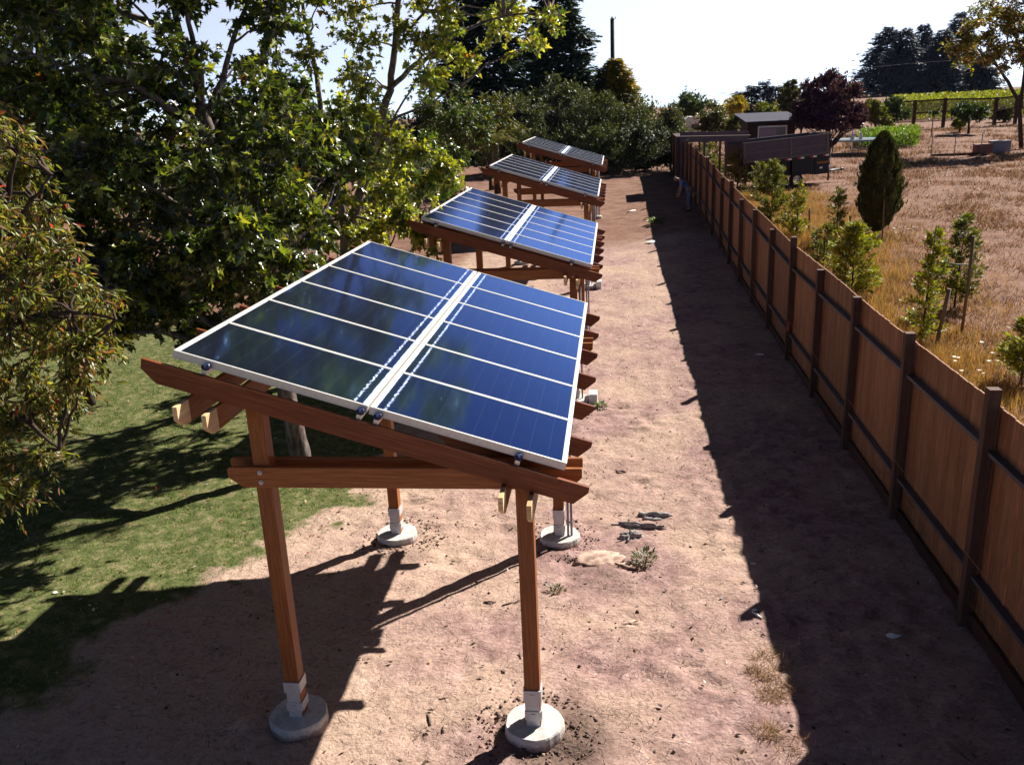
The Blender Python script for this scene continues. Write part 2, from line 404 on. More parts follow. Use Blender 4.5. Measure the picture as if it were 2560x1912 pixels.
M['cells'] = cellmat()
M['backsheet'] = flat('white backsheet', (.70, .70, .70), .35, 0, .5, .03)

# ---------------------------------------------------------------- ground: one sheet
def vnoise(x, y, s, seed):
    """smooth value noise"""
    r = np.random.default_rng(seed); T = r.random((256, 256)); x = x/s; y = y/s
    xi = np.floor(x).astype(int); yi = np.floor(y).astype(int); fx = x-xi; fy = y-yi
    fx = fx*fx*(3-2*fx); fy = fy*fy*(3-2*fy)
    g = lambda a, b: T[a % 256, b % 256]
    return (g(xi, yi)*(1-fx)+g(xi+1, yi)*fx)*(1-fy) + (g(xi, yi+1)*(1-fx)+g(xi+1, yi+1)*fx)*fy
def fbm(x, y, s, seed, o=4):
    v = 0; a = .5; t = 0
    for i in range(o): v = v+a*vnoise(x, y, s/2**i, seed+i); t += a; a *= .55
    return v/t
_LE = np.array([[-50, -5.0], [5.5, -5.6], [7, -6.1], [8.3, -5.7], [9.2, -5.0], [10.4, -4.6], [11.7, -3.95], [13.5, -3.9], [16, -4.6], [18.5, -5.4], [22, -6.6], [24, -9], [26, -30], [400, -60]])
def lawn_mask(x, y):
    e = np.interp(y, _LE[:, 0], _LE[:, 1]) + (fbm(x, y, .9, 3)-.5)*1.7 + (fbm(x, y, .25, 13)-.5)*.5
    return sstep(-.55, .45, e-x)
def field_mask(x, y): return sstep(3.6, 3.9, x+(fbm(x, y, .6, 9)-.5)*.2)
def drygrass_mask(x, y):       # dry grass creeping over the dirt at the far end and under the trees
    a = sstep(24, 40, y+(fbm(x, y, 3, 21)-.5)*10)*(1-field_mask(x, y))
    b = sstep(-4.2, -6.5, x)*sstep(20, 26, y)
    return np.maximum(a*.8, b)
def axis_lines(segs):
    out = []
    for a, b, st in segs: out.append(np.arange(a, b, st))
    return np.unique(np.concatenate(out+[[segs[-1][1]]]))
gx = axis_lines([(-3000, -600, 400), (-600, -100, 50), (-100, -30, 5), (-30, -12, .6), (-12, 4.5, .075), (4.5, 14, .25), (14, 60, 1.5), (60, 200, 10), (200, 600, 50), (600, 3000, 400)])
gy = axis_lines([(-60, 0, 6), (0, 5, .3), (5, 16, .06), (16, 30, .16), (30, 60, .6), (60, 130, 3), (130, 400, 15), (400, 1000, 100), (1000, 5000, 500)])
XX, YY = np.meshgrid(gx, gy)
ZZ = G(XX, YY)
near = (1-sstep(22, 45, YY))
ZZ = ZZ + (fbm(XX, YY, .9, 40, 4)-.5)*.07*near*sstep(-20, -12, XX) + (fbm(XX, YY, .22, 50, 3)-.5)*.055*near*sstep(-14, -11, XX)*(1-sstep(4.5, 6, XX))
fr_ = np.random.default_rng(5)
for _ in range(260):
    fx_, fy_ = fr_.uniform(-3.5, 3.4), 4.8+15*fr_.random()**1.2; fa_ = fr_.uniform(0, math.pi); fs_ = fr_.uniform(.8, 1.3)
    ix = np.abs(gx-fx_) < .5; iy = np.abs(gy-fy_) < .5
    sub = np.ix_(iy, ix); dx_ = XX[sub]-fx_; dy_ = YY[sub]-fy_
    u_ = (dx_*math.cos(fa_)+dy_*math.sin(fa_))/(.16*fs_); v_ = (-dx_*math.sin(fa_)+dy_*math.cos(fa_))/(.09*fs_); r2_ = u_*u_+v_*v_
    ZZ[sub] += -.024*fs_*np.exp(-r2_)+.012*np.exp(-(np.sqrt(r2_)-1.7)**2*3)
ZZ = ZZ + (fbm(XX, YY, 12, 60, 3)-.5)*.25*sstep(30, 70, YY)*sstep(5, 12, XX)
far = sstep(600, 1200, YY); ZZ = ZZ*(1-far)+far*(-12)
nv = len(gx)*len(gy); V = np.stack([XX, YY, ZZ], -1).reshape(-1, 3)
ii, jj = np.meshgrid(np.arange(len(gx)-1), np.arange(len(gy)-1)); a0 = (jj*len(gx)+ii).ravel()
Fc = np.stack([a0, a0+1, a0+1+len(gx), a0+len(gx)], 1)
me = bpy.data.meshes.new('ground'); me.vertices.add(nv); me.vertices.foreach_set('co', V.astype(np.float32).ravel())
me.loops.add(Fc.size); me.loops.foreach_set('vertex_index', Fc.astype(np.int32).ravel()); me.polygons.add(len(Fc))
me.polygons.foreach_set('loop_start', np.arange(0, Fc.size, 4, dtype=np.int32)); me.polygons.foreach_set('loop_total', np.full(len(Fc), 4, dtype=np.int32))
me.polygons.foreach_set('use_smooth', np.ones(len(Fc), bool))
ca = me.color_attributes.new('cover', 'FLOAT_COLOR', 'POINT')
cc = np.ones((nv, 4), np.float32); cc[:, 0] = lawn_mask(XX, YY).ravel(); cc[:, 1] = np.maximum(field_mask(XX, YY), drygrass_mask(XX, YY)).ravel()
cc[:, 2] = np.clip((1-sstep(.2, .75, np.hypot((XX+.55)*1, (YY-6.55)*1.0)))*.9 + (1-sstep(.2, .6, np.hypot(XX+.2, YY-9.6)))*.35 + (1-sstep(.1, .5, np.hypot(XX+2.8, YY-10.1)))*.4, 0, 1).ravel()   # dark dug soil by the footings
ca.data.foreach_set('color', cc.ravel())
def groundmat():
    m, t, b, nd, ln = mat_new('ground')
    at_ = nd.new('ShaderNodeAttribute'); at_.attribute_name = 'cover'
    sp_ = nd.new('ShaderNodeSeparateColor'); ln.new(at_.outputs['Color'], sp_.inputs[0])
    tc = nd.new('ShaderNodeTexCoord').outputs['Object']
    big = noise(nd, ln, tc, .55, 4); mid = noise(nd, ln, tc, 4.0, 6, .65, .6); fine = noise(nd, ln, tc, 24, 6, .72, 1.0); grit = noise(nd, ln, tc, 150, 3, .6)
    st = noise(nd, ln, mapping(nd, ln, tc, (9, 40, 1)), 1.0, 6, .7, 1.2)
    dirt = ramp(nd, ln, mid, [(.28, (.145, .086, .078)), (.45, (.265, .165, .150)), (.60, (.355, .236, .212)), (.78, (.46, .33, .285))])
    dirt = mixc(nd, ln, ramp(nd, ln, big, [(.42, (0, 0, 0)), (.62, (.75, .75, .75))]), dirt, (.44, .315, .235))
    sx = nd.new('ShaderNodeSeparateXYZ'); ln.new(tc, sx.inputs[0])
    warm = ramp(nd, ln, math_(nd, ln, 'ADD', math_(nd, ln, 'MULTIPLY', sx.outputs[0], -.16), math_(nd, ln, 'MULTIPLY', math_(nd, ln, 'SUBTRACT', big, .5), .9)), [(.10, (0, 0, 0)), (.42, (.55, .55, .55))])
    dirt = mixc(nd, ln, warm, dirt, (.46, .335, .25))
    patch = noise(nd, ln, mapping(nd, ln, tc, (1, 1.7, 1)), 7.5, 6, .72, 1.6)
    dirt = mixc(nd, ln, ramp(nd, ln, patch, [(.50, (0, 0, 0)), (.66, (.62, .62, .62))]), dirt, (.17, .105, .095))
    dirt = mixc(nd, ln, ramp(nd, ln, patch, [(.30, (.5, .5, .5)), (.44, (0, 0, 0))]), dirt, (.58, .45, .39))
    foot = nd.new('ShaderNodeTexVoronoi'); foot.inputs['Scale'].default_value = 2.6; ln.new(mapping(nd, ln, tc, (1, .62, 1)), foot.inputs['Vector'])
    dirt = mixc(nd, ln, ramp(nd, ln, fine, [(.52, (0, 0, 0)), (.68, (.75, .75, .75))]), dirt, (.12, .075, .068))
    dirt = mixc(nd, ln, ramp(nd, ln, st, [(.60, (0, 0, 0)), (.72, (.3, .3, .3))]), dirt, (.14, .095, .087))
    dirt = mixc(nd, ln, ramp(nd, ln, grit, [(.66, (0, 0, 0)), (.75, (.6, .6, .6))]), dirt, (.36, .30, .26))
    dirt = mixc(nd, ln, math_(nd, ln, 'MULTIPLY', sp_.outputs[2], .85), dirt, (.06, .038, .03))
    lawn = ramp(nd, ln, noise(nd, ln, tc, 6, 6, .7), [(.33, (.045, .06, .018)), (.5, (.09, .105, .035)), (.66, (.20, .165, .09))])
    dry = ramp(nd, ln, noise(nd, ln, tc, 1.3, 8, .7, .4), [(.32, (.105, .052, .038)), (.5, (.175, .094, .066)), (.66, (.25, .150, .108)), (.8, (.16, .115, .055))])
    dry = mixc(nd, ln, ramp(nd, ln, fine, [(.5, (0, 0, 0)), (.7, (.6, .6, .6))]), dry, (.13, .075, .05))
    edge = math_(nd, ln, 'SUBTRACT', math_(nd, ln, 'ADD', sp_.outputs[0], math_(nd, ln, 'MULTIPLY', mid, .8)), .4)
    c = mixc(nd, ln, ramp(nd, ln, edge, [(.35, (0, 0, 0)), (.65, (1, 1, 1))]), dirt, lawn)
    edge2 = math_(nd, ln, 'SUBTRACT', math_(nd, ln, 'ADD', sp_.outputs[1], math_(nd, ln, 'MULTIPLY', mid, .8)), .4)
    c = mixc(nd, ln, ramp(nd, ln, edge2, [(.35, (0, 0, 0)), (.65, (1, 1, 1))]), c, dry)
    ln.new(c, b.inputs['Base Color']); setp(b, rough=.95, spec=.12)
    h = math_(nd, ln, 'ADD', math_(nd, ln, 'MULTIPLY', mid, 1.0), math_(nd, ln, 'ADD', math_(nd, ln, 'MULTIPLY', fine, .22), math_(nd, ln, 'MULTIPLY', st, .12)))
    h = math_(nd, ln, 'ADD', h, math_(nd, ln, 'MULTIPLY', noise(nd, ln, tc, 13, 3, .5, .8), .55))
    h = math_(nd, ln, 'ADD', h, math_(nd, ln, 'MULTIPLY', ramp(nd, ln, foot.outputs['Distance'], [(.0, (0, 0, 0)), (.28, (1, 1, 1))]), .35))
    bump(nd, ln, b, h, .65, .055); return m
M['ground'] = groundmat(); me.materials.append(M['ground']); me.update()
tag(link(bpy.data.objects.new('ground', me)), kind='structure')

# far hills
def hills():
    mb = MB(); n = 160
    for r, (Y, hh, sd) in enumerate(((2600, 16, 1), (4200, 60, 5))):
        b = len(mb.v); xs = np.linspace(-3600, 3600, n)
        for i, x in enumerate(xs):
            h = hh*(.25+.75*float(fbm(np.array(x), np.array(Y*1.), 900, sd, 5)))*(1+.3*r)
            for yy, f in ((-500, -.25), (-250, .55), (0, 1.), (300, .4)): mb.v.append((x, Y+yy, f*h+ (0 if f > 0 else -20)))
        for i in range(n-1):
            for k in range(3): mb.face([b+i*4+k, b+(i+1)*4+k, b+(i+1)*4+k+1, b+i*4+k+1], None, True)
    m = flat('haze tinted hills', (.52, .62, .72), 1, 0, 0, .15, .02)  # distance haze is painted into the hills' pale blue
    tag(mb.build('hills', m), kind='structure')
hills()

# ---------------------------------------------------------------- solar pergolas
TILT = 0.300815; CT, ST = math.cos(TILT), math.sin(TILT)
ORG = [(-3.557, 6.437, 3.748), (-3.568, 16.087, 3.646), (-3.605, 25.848, 3.936), (-3.603, 35.570, 4.207)]
Z0 = 3.748
PITCHV, PW = .9876, 1.66
def P(u, v, w_): return Vector((u*CT+w_*ST, v, Z0-u*ST+w_*CT))   # local: origin at the ground under the high front corner
def MP(p): return P(p.x, p.y, p.z)
shared = {}
def sh(key, fn):
    if key not in shared: shared[key] = fn()
    return shared[key]
def inst(name, me, parent, loc=(0, 0, 0), bevel=0):
    o = bpy.data.objects.new(name, me); o.location = loc; link(o, parent)
    if bevel:
        m = o.modifiers.new('bevel', 'BEVEL'); m.width = bevel; m.segments = 2; m.limit_method = 'ANGLE'; m.angle_limit = R(40)
    return o
def glass_me(flip):
    mb = MB(); u0, u1 = (.028, 1.625) ; v0, v1 = (.020, .968)
    ins = .018
    def q(a0, a1, b0, b1, w_):
        pts = [P(a0, b0, w_), P(a1, b0, w_), P(a1, b1, w_), P(a0, b1, w_)]
        f = lambda a: (1.645-a if flip else a)
        return pts, [(f(a0), b0), (f(a1), b0), (f(a1), b1), (f(a0), b1)]
    pts, uv = q(u0+ins, u1-ins, v0+.008, v1-.008, -.004)
    b = len(mb.v); mb.v += [tuple(p) for p in pts]; mb.face(range(b, b+4), uv)
    return mb
def frame_me():
    mb = MB(); W, D, th = 1.648, .984, .068
    for (a0, a1, b0, b1) in ((0, W, 0, .021), (0, W, D-.021, D), (0, .034, .021, D-.021), (W-.034, W, .021, D-.021)):
        mb.box(a0, a1, b0, b1, -th, 0, 0 if a1-a0 > .5 else 1, MP)
    return mb
def back_me():
    mb = MB(); mb.box(.034, 1.614, .021, .963, -.012, -.0065, 0, MP); return mb
def rafter_prof(u0, u1, t=-.112, d=.178):
    return [(u0, t), (u1, t), (u1+.004, t-.05), (u1-.085, t-d), (u0+.15, t-d), (u0+.005, t-.085)]
def mk_rafter(u0, u1, off): 
    mb = MB(); mb.prism(rafter_prof(u0, u1), 0, .04, MP, off=off); return mb
def clamp_me():
    mb = MB()
    mb.box(-.022, .022, -.045, -.006, -.115, -.074, 1, MP)            # rail end
    return mb
def knob_me():
    mb = MB()
    c = P(0, -.028, -.052); mb.lathe((c.x, c.y, c.z), [(.012, -.03), (.028, -.022), (.036, -.006), (.036, .010), (.026, .022), (.010, .026)], 12, False, lambda k, z: .12*((k % 2)*2-1))
    return mb
ARR_LABELS = ['nearest solar pergola with dark blue panels beside the lawn', 'second solar pergola from the camera with bright sky blue panels',
              'third solar pergola with pale lilac panels above the dry ground', 'farthest solar pergola in front of the dark hedge']
def bracket(mb, x, y, zb, zt):
    """galvanised post base: two side straps with wide bands and a bolted plate"""
    for s in (-1, 1):
        f = y+s*.074
        mb.box(x-.062, x+.062, f-.004, f+.004, zb+.02, zt-.02, 2)
        mb.box(x-.078, x+.078, f-.012, f+.012, zt-.11, zt, 0)
        mb.box(x-.074, x+.074, f-.011, f+.011, zb+.10, zb+.19, 0)
        mb.box(x-.02, x+.02, f-.018, f+.018, zt-.075, zt-.035, 0); mb.box(x-.02, x+.02, f-.018, f+.018, zb+.125, zb+.165, 0)
    mb.box(x+.071, x+.081, y-.07, y+.07, zt-.11, zt, 1); mb.box(x+.071, x+.083, y-.07, y+.07, zb+.10, zb+.19, 1)
    mb.box(x-.081, x-.071, y-.07, y+.07, zt-.11, zt, 1)
    mb.box(x-.072, x+.072, y-.072, y+.072, zb, zb+.03, 0)
for ai, (ox, oy, oz) in enumerate(ORG):
    ez = oz-Z0
    root = empty('solar_pergola', (ox, oy, ez), ARR_LABELS[ai], 'solar pergola', 'solar pergolas in a row')
    # twelve panels
    fm = sh('frame', lambda: frame_me().mesh('panel_frame', M['alu'])); bm_ = sh('back', lambda: back_me().mesh('backsheet', M['backsheet']))
    gm = [sh('g%d' % k, lambda k=k: glass_me(k == 1).mesh('glass', M['cells'])) for k in (0, 1)]
    for r in range(6):
        for cidx in (0, 1):
            off = P(cidx*(PW+.006), r*PITCHV, 0)-P(0, 0, 0)
            pn = inst('solar_panel', fm, root, off, .003 if ai == 0 else 0)
            inst('backsheet', bm_, pn); inst('glass', gm[cidx], pn)
    for u in (.30, 1.605, 1.75, 2.93):
        mb = MB(); mb.box(u-.02, u+.02, -.06, 5.97, -.112, -.072, 1, MP)
        rl = inst('mounting_rail', sh('rail%.2f' % u, lambda: mb.mesh('mounting_rail', M['rail'])), root)
        k1 = sh('clamp', lambda: knob_me().mesh('clamp', M['clamp'])); inst('clamp', k1, rl, P(u, 0, 0)-P(0, 0, 0))
    # rafters
    for k in range(7):
        mb = mk_rafter(-.215, 3.538, k*1.7)
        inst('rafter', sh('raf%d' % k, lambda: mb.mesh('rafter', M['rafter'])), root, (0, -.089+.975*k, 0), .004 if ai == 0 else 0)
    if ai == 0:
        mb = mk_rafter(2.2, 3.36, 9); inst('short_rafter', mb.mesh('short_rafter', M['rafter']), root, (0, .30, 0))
    # junction boxes below the front row
    for u in (1.33, 2.02):
        mb = MB(); mb.box(u-.09, u+.09, .12, .26, -.098, -.070, 0, MP)
        inst('junction_box', sh('jb%.1f' % u, lambda: mb.mesh('junction_box', M['grey box'])), root)
    # purlins: two pairs running under the rafters
    for x in (.108, .338, 2.66, 2.88):
        zt = Z0 - (x+.02)*ST/CT - .30/CT + .01
        if x < 1: zt -= .035
        prof = [(-.127, zt), (6.12, zt), (6.12, zt-.09), (6.03, zt-.19), (-.127, zt-.19)]
        mb = MB(); mb.prism(prof, x-.02, x+.02, swap=False, M=lambda p: Vector((p.y, p.x, p.z)))
        pu = inst('purlin', sh('pur%.2f' % x, lambda: mb.mesh('purlin', M['stain'])), root, bevel=.003 if ai == 0 else 0)
        mb2 = MB(); mb2.prism([(-.33, zt), (-.128, zt), (-.128, zt-.19), (-.22, zt-.19), (-.33, zt-.115)], x-.02, x+.02, M=lambda p: Vector((p.y, p.x, p.z)))  # front stub of the purlin, in a paler wood colour
        inst('purlin_end', sh('pe%.2f' % x, lambda: mb2.mesh('purlin_end', M['pale wood'])), pu, bevel=.003 if ai == 0 else 0)
    # posts, brackets, footings, ties
    xl = .541 if ai == 0 else .40; xr = 2.79
    for (px_, py_) in ((xl, .206), (xr, .206), (xl, 4.13), (xr, 4.13)):
        gz = float(G(ox+px_, oy+py_))-ez
        top = Z0-(px_+.07)*ST/CT-.305/CT
        mb = MB(); mb.box(px_-.07, px_+.07, py_-.07, py_+.07, gz+.12, top, 2, off=px_*3+py_+ai)
        po = inst('post', mb.mesh('post', M['stain']), root, bevel=.005)
        mb = MB(); bracket(mb, px_, py_, gz+.09, gz+.50); inst('post_bracket', mb.mesh('post_bracket', M['galv']), po)
        mb = MB(); rr = .27
        mb.lathe((px_+(.0 if ai else .0), py_, gz), [(rr*1.02, -.15), (rr*1.02, .02), (rr, .10), (rr*.965, .115), (.02, .118)], 40, False, lambda k, z: .018*math.sin(k*.8+px_*5)+.01*math.sin(k*2.1))
        inst('footing', mb.mesh('footing', M['concrete']), root)
    for ysid, py_ in ((0, .206), (1, 4.13)):
        for s in (-1, 1):
            y0 = py_+s*.071+(-.04 if s < 0 else 0)
            zt = 2.675 if s < 0 else 2.69
            lx0 = .25 if s < 0 else .20
            rx = 3.28
            prof = [(lx0, zt-.02), (lx0+.02, zt), (rx, zt), (rx, zt-.08), (rx-.11, zt-.185), (lx0+.13, zt-.185), (lx0+.0, zt-.09)]
            if ai == 0:
                lim = (Z0-zt-.16)/ST*CT          # keep below the rafters: cut where they cross
            mb = MB(); mb.prism(prof, y0, y0+.04, off=ysid*2+s)
            ti = inst('tie_beam', sh('tie%d%d' % (ysid, s), lambda: mb.mesh('tie_beam', M['stain'])), root, bevel=.004)
            if s < 0:
                for bx in (xl, xr):
                    for bz in (zt-.045, zt-.135):
                        mb = MB(); 
                        mb.tube([(bx, y0-.007, bz), (bx, y0, bz)], .021, 14); mb.tube([(bx, y0-.018, bz), (bx, y0-.006, bz)], .011, 6)
                        inst('bolt', mb.mesh('bolt', M['galv']), ti)
    # electrical conduit by the right posts
    gz = float(G(ox+xr, oy+4.1))-ez
    mb = MB(); mb.tube([(xr+.12, 4.07, gz), (xr+.12, 4.07, 2.4)], .016, 10); mb.tube([(xr+.165, 4.09, gz), (xr+.165, 4.09, 2.35)], .016, 10)
    inst('conduit', mb.mesh('conduit', M['grey box']), root)
    if ai in (1, 2):
        gz = float(G(ox+xr, oy+.2))-ez
        mb = MB(); mb.tube([(xr+.13, .14, gz), (xr+.13, .14, 2.35)], .016, 10); mb.box(xr+.08, xr+.26, .10, .20, gz+.95, gz+1.75, 2)
        inst('switch_box', mb.mesh('switch_box', M['grey box']), root)
        mb = MB(); mb.box(xr+.26, xr+.42, .05, .35, gz-.02, gz+.22, 0); inst('cable_box', mb.mesh('cable_box', M['white']), root)
for i, (X, Y) in enumerate(((-.42, 16.6), (-.35, 26.2))):
    pass

# ---------------------------------------------------------------- board fence
FX = 3.73
root = empty('board_fence', (FX, 8, 0), 'long reddish brown board fence with tall posts along the dirt yard', 'fence')
posts_y = [3.55, 6.05] + [8.6+2.52*k for k in range(21)]
def fg(y): return float(np.interp(y, _F[:, 0], _F[:, 1]))
tall = {2: 2.66, 3: 2.58, 4: 2.50, 5: 2.45, 6: 2.66, 7: 2.41, 8: 2.50, 9: 2.42, 10: 2.66}
for i, y in enumerate(posts_y):
    h = tall.get(i, 2.45+.22*random.random()); zb = fg(y)-.2
    dx = random.uniform(-.01, .01); ln_ = random.uniform(-.02, .02)
    mb = MB(); mb.box(-.075+dx, .045+dx, -.055, .055, zb-0, fg(y)+h, 2, M=lambda p: Vector((p.x+FX-.01-FX, p.y+y-8, p.z)) + Vector((ln_*(p.z-zb)*.3, 0, 0)), off=i*1.3)
    mb.build('post', M['fpost'], root, .004)
    if i+1 < len(posts_y):
        y1 = posts_y[i+1]
        for hz, nm in ((2.03, 'rail'), (.62, 'rail')):
            mb = MB(); za, zb2 = fg(y)+hz+random.uniform(-.02, .02), fg(y1)+hz+random.uniform(-.02, .02)
            P8 = [[[Vector((x, yy-8, z0+dz)) for dz in (-.042, 0)] for x in (-.04, .048)] for yy, z0 in ((y+.056, za), (y1-.056, zb2))]
            mb.hexa(P8, 0, off=i*2.); mb.build('rail', M['frail'], root, .003)
        # boards, one mesh for the bay, each board its own height and slight gap
        mb = MB(); yy = y; k = 0
        while yy < y1-.01:
            wd = min(.139+random.uniform(-.004, .004), y1-yy)
            g0 = fg(yy); top = g0+2.455+random.uniform(-.005, .005)+.012*math.sin(yy*.9)
            xx = .052+random.uniform(-.005, .005)
            mb.box(xx, xx+.018, yy-8, yy-8+wd-.0075, g0+.10+random.uniform(-.01, .02), top, 2, off=random.uniform(0, 60)); yy += wd; k += 1
        mb.build('boards', M['fence'], root)
        mb = MB(); P8 = [[[Vector((x, yy-8, z0+dz)) for dz in (-.12, .17)] for x in (-.002, .036)] for yy, z0 in ((y+.056, fg(y)), (y1-.056, fg(y1)))]
        mb.hexa(P8, 0, off=i*3.); mb.build('kick_board', M['dark wood'], root)
p0 = at(1972, 812, 0.001)
d = ray(1972, 812); k = (FX-.10)/d.x; q = Vector((0, 0, CAM_H))+d*k
mb = MB(); mb.box(q.x-.02, q.x+.0, q.y-.04, q.y+.03, q.z-.13, q.z+.06, 2)
tag(mb.build('marker_ribbon', M['red']), 'small red marker ribbon on a fence post', 'ribbon')
# string line along the fence
mb = MB(); pts = [(FX-.16, 5.5, .95), (FX-.16, 8.6, .93), (FX-.16, 13.5, .98), (FX-.16, 21, 1.1)]
mb.tube(pts, .0022, 5); tag(mb.build('string_line', M['endgrain']), 'thin taut string line stretched along the yard side of the fence', 'string')

# ---------------------------------------------------------------- trees and plants
def wig(a, b, n=5, amp=.06, sag=0.):
    a, b = Vector(a), Vector(b); L = (b-a).length; out = []
    for i in range(n+1):
        t = i/n; e = math.sin(math.pi*t)
        out.append(a.lerp(b, t)+Vector(rng.normal(0, amp*L, 3))*e*.5+Vector((0, 0, sag*L*e)))
    return out
def clump_leaves(cl, ntw, nlf, size, up=.25, droop=.25, spread=1., twig_mb=None, twr=.004, nrm_up=.9, sz_j=.25, flat=.75):
    pos, ax, nr, sz = [], [], [], []
    for (c, r) in cl:
        n = max(3, int(ntw*rng.uniform(.7, 1.3))); c = np.array(c)
        dirs = unit(n); dirs[:, 2] = dirs[:, 2]*flat+up; dirs /= np.linalg.norm(dirs, axis=1, keepdims=True)
        st = c + unit(n)*r*.25*rng.random((n, 1)); L = r*rng.uniform(.55, 1.1, (n, 1))*spread
        for k in range(n):
            t = np.sort(rng.uniform(.12, 1., nlf))[:, None]
            sagv = np.array([0, 0, -droop*.5])*L[k]*t*t
            p = st[k]+dirs[k]*L[k]*t+sagv
            side = unit(nlf)
            a_ = dirs[k]*.7+side*.8; a_[:, 2] -= droop
            pos.append(p+side*size*.15); ax.append(a_)
            q = unit(nlf)*.75; q[:, 2] += nrm_up; nr.append(q)
            if twig_mb is not None:
                e = st[k]+dirs[k]*L[k]+np.array([0, 0, -droop*.5])*L[k]; m = st[k]+dirs[k]*L[k]*.5+np.array([0, 0, -droop*.125])*L[k]
                twig_mb.tube([c, st[k]*.5+m*.5, m, e], [twr*1.6, twr*1.3, twr, twr*.4], 3, False)
    pos = np.concatenate(pos); N = len(pos)
    return pos, np.concatenate(ax), np.concatenate(nr), size*np.exp(rng.normal(0, sz_j, N))
def dist_seg(skel, c):
    best = None
    for pth in skel:
        for i in range(len(pth)):
            p = Vector(pth[i]); dd = (p-Vector(c)).length + max(0, p.z-c[2])*.8
            if best is None or dd < best[0]: best = (dd, p)
    return best[1]
def grown_tree(name, label, cat, group, base, skel, radii, clumps, leaf, ntw, nlf, size, pal, mat, barkm, **kw):
    root = empty(name, base, label, cat, group); B = Vector(base)
    mb = MB()
    for pth, rr in zip(skel, radii):
        pts = []
        for i in range(len(pth)-1):
            a, b = Vector(pth[i]), Vector(pth[i+1])
            for k in range(3): pts.append(a.lerp(b, k/3)+Vector(rng.normal(0, .012, 3)))
        pts.append(Vector(pth[-1])); r = np.interp(np.linspace(0, 1, len(pts)), np.linspace(0, 1, len(rr)), rr)
        mb.tube([p-B for p in pts], list(r), 9)
    for (c, r) in clumps:
        s = dist_seg(skel, c); L = (Vector(c)-s).length
        if L > .1: mb.tube([p-B for p in wig(s, c, 5, .09, .06)], list(np.linspace(.012+.012*L, .007, 6)), 5, False)
    tk = kw.pop('twigs', True); 
    cl = [(np.array(c)-np.array(B), r) for c, r in clumps]
    p, a, n, s = clump_leaves(cl, ntw, nlf, size, twig_mb=mb if tk else None, **kw)
    mb.build('trunk', barkm, root)
    tv, tf = leaf
    cloud('crown', tv, tf, p, a, n, s, pal(len(p)), mat, root, wid=rng.uniform(.75, 1.1, len(p)))
    return root
def grid_clumps(x0, x1, y0, y1, st, Ya, Yb, keep, rm, jit=.5):
    out = []
    for px in np.arange(x0, x1, st):
        for py in np.arange(y0, y1, st):
            qx, qy = px+rng.uniform(-jit, jit)*st, py+rng.uniform(-jit, jit)*st
            if rng.random() < keep(qx, qy):
                c = at(qx, qy, rng.uniform(Ya, Yb))
                if c.z > float(G(c.x, c.y))+.35: out.append((tuple(c), rm*rng.uniform(.75, 1.3)))
    return out
ML = (MAPLE, MAPLE_F); LL = (LANCE, LANCE_F); OL = (OVAL, OVAL_F); SL = (SPRAY, SPRAY_F); BL = (BLADE, BLADE_F)

# big maple left of the first pergola
def k1(x, y):
    if y > min(850, 880-.544*(x-430)+30) or x > 800-.12*max(0, y-200): return 0
    if x > 300 and y > 830: return 0
    if 380 < x < 620 and y < 130: return .22
    if 230 < x < 700 and 130 <= y < 250: return .5
    if 180 < x < 620 and 250 <= y < 330: return .75
    if 640 < x and 40 < y < 280: return .25
    if x > 600 and y < 120: return .75
    if 430 < x < 680 and 120 < y < 260: return .7
    return 1
b1 = ground_at(757, 1168); Yt = b1.y
T = lambda *l: [tuple(at(x, y, Yt+(l2[0] if l2 else 0))) for (x, y, *l2) in l]
sk1 = [[tuple(b1)]+T((735, 1060), (700, 900), (650, 740), (600, 610), (555, 480), (522, 340), (505, 275)),
       T((505, 275), (490, 200), (455, 100), (420, -40), (390, -160), (380, -380)), T((505, 275, 0), (503, 180, -.2), (478, 90, -.3), (455, -20, -.4), (440, -150, -.4)),
       T((512, 290), (560, 200, .4), (580, 110, .6), (620, 0, .9), (650, -120, 1), (660, -360, 1)), T((530, 350), (470, 300, -.3), (400, 255, -.7), (330, 205, -1), (260, 120, -1.2), (180, 40, -1.4)),
       T((590, 590), (500, 540, -.6), (400, 480, -1), (300, 430, -1.2)), T((640, 720), (540, 690, -.8), (430, 690, -1.3), (330, 740, -1.6)), T((560, 500), (640, 400, .4), (700, 300, .7), (760, 220, 1)),
       T((470, 100), (380, 60, -.4), (300, -20, -.6)), T((650, 740), (720, 620, .5), (790, 560, .9))]
rd1 = [[.19, .16, .14, .13, .12, .11, .10, .09], [.06, .05, .035, .02], [.055, .045, .03, .02], [.05, .04, .03, .015], [.075, .06, .045, .03, .015], [.05, .035, .02], [.055, .035, .018], [.045, .03, .015], [.03, .015], [.04, .02]]
cl1 = grid_clumps(-60, 860, -130, 860, 88, Yt-2.3, Yt+1.8, k1, .62) + grid_clumps(-60, 700, -60, 800, 120, Yt-1, Yt+2, lambda x, y: k1(x, y)*(.9 if x < 230 or y > 320 else .1), .7)
cl1 += [(tuple(at(x, y, Yt-2.6)), .35) for x, y in ((330, 640), (380, 700), (300, 800), (250, 870), (200, 900), (440, 780), (395, 740), (480, 640), (520, 620), (600, 560))]
cl1 += grid_clumps(560, 900, 300, 650, 66, Yt+1.6, Yt+3.4, lambda x, y: .8 if y < 874-.544*(x-430)-40 else 0, .5)
cl1 += grid_clumps(-60, 800, -430, -130, 100, Yt-1.8, Yt+1.8, lambda x, y: .7, .72)  # unseen upper crown, added for dark reflections in the panels and more shade
pal1 = lambda n: palette(n, [(.022, .038, .010), (.040, .062, .014), (.10, .125, .024), (.22, .24, .045), (.15, .07, .02)], [3.3, 3.6, 2.5, 1.5, .12])
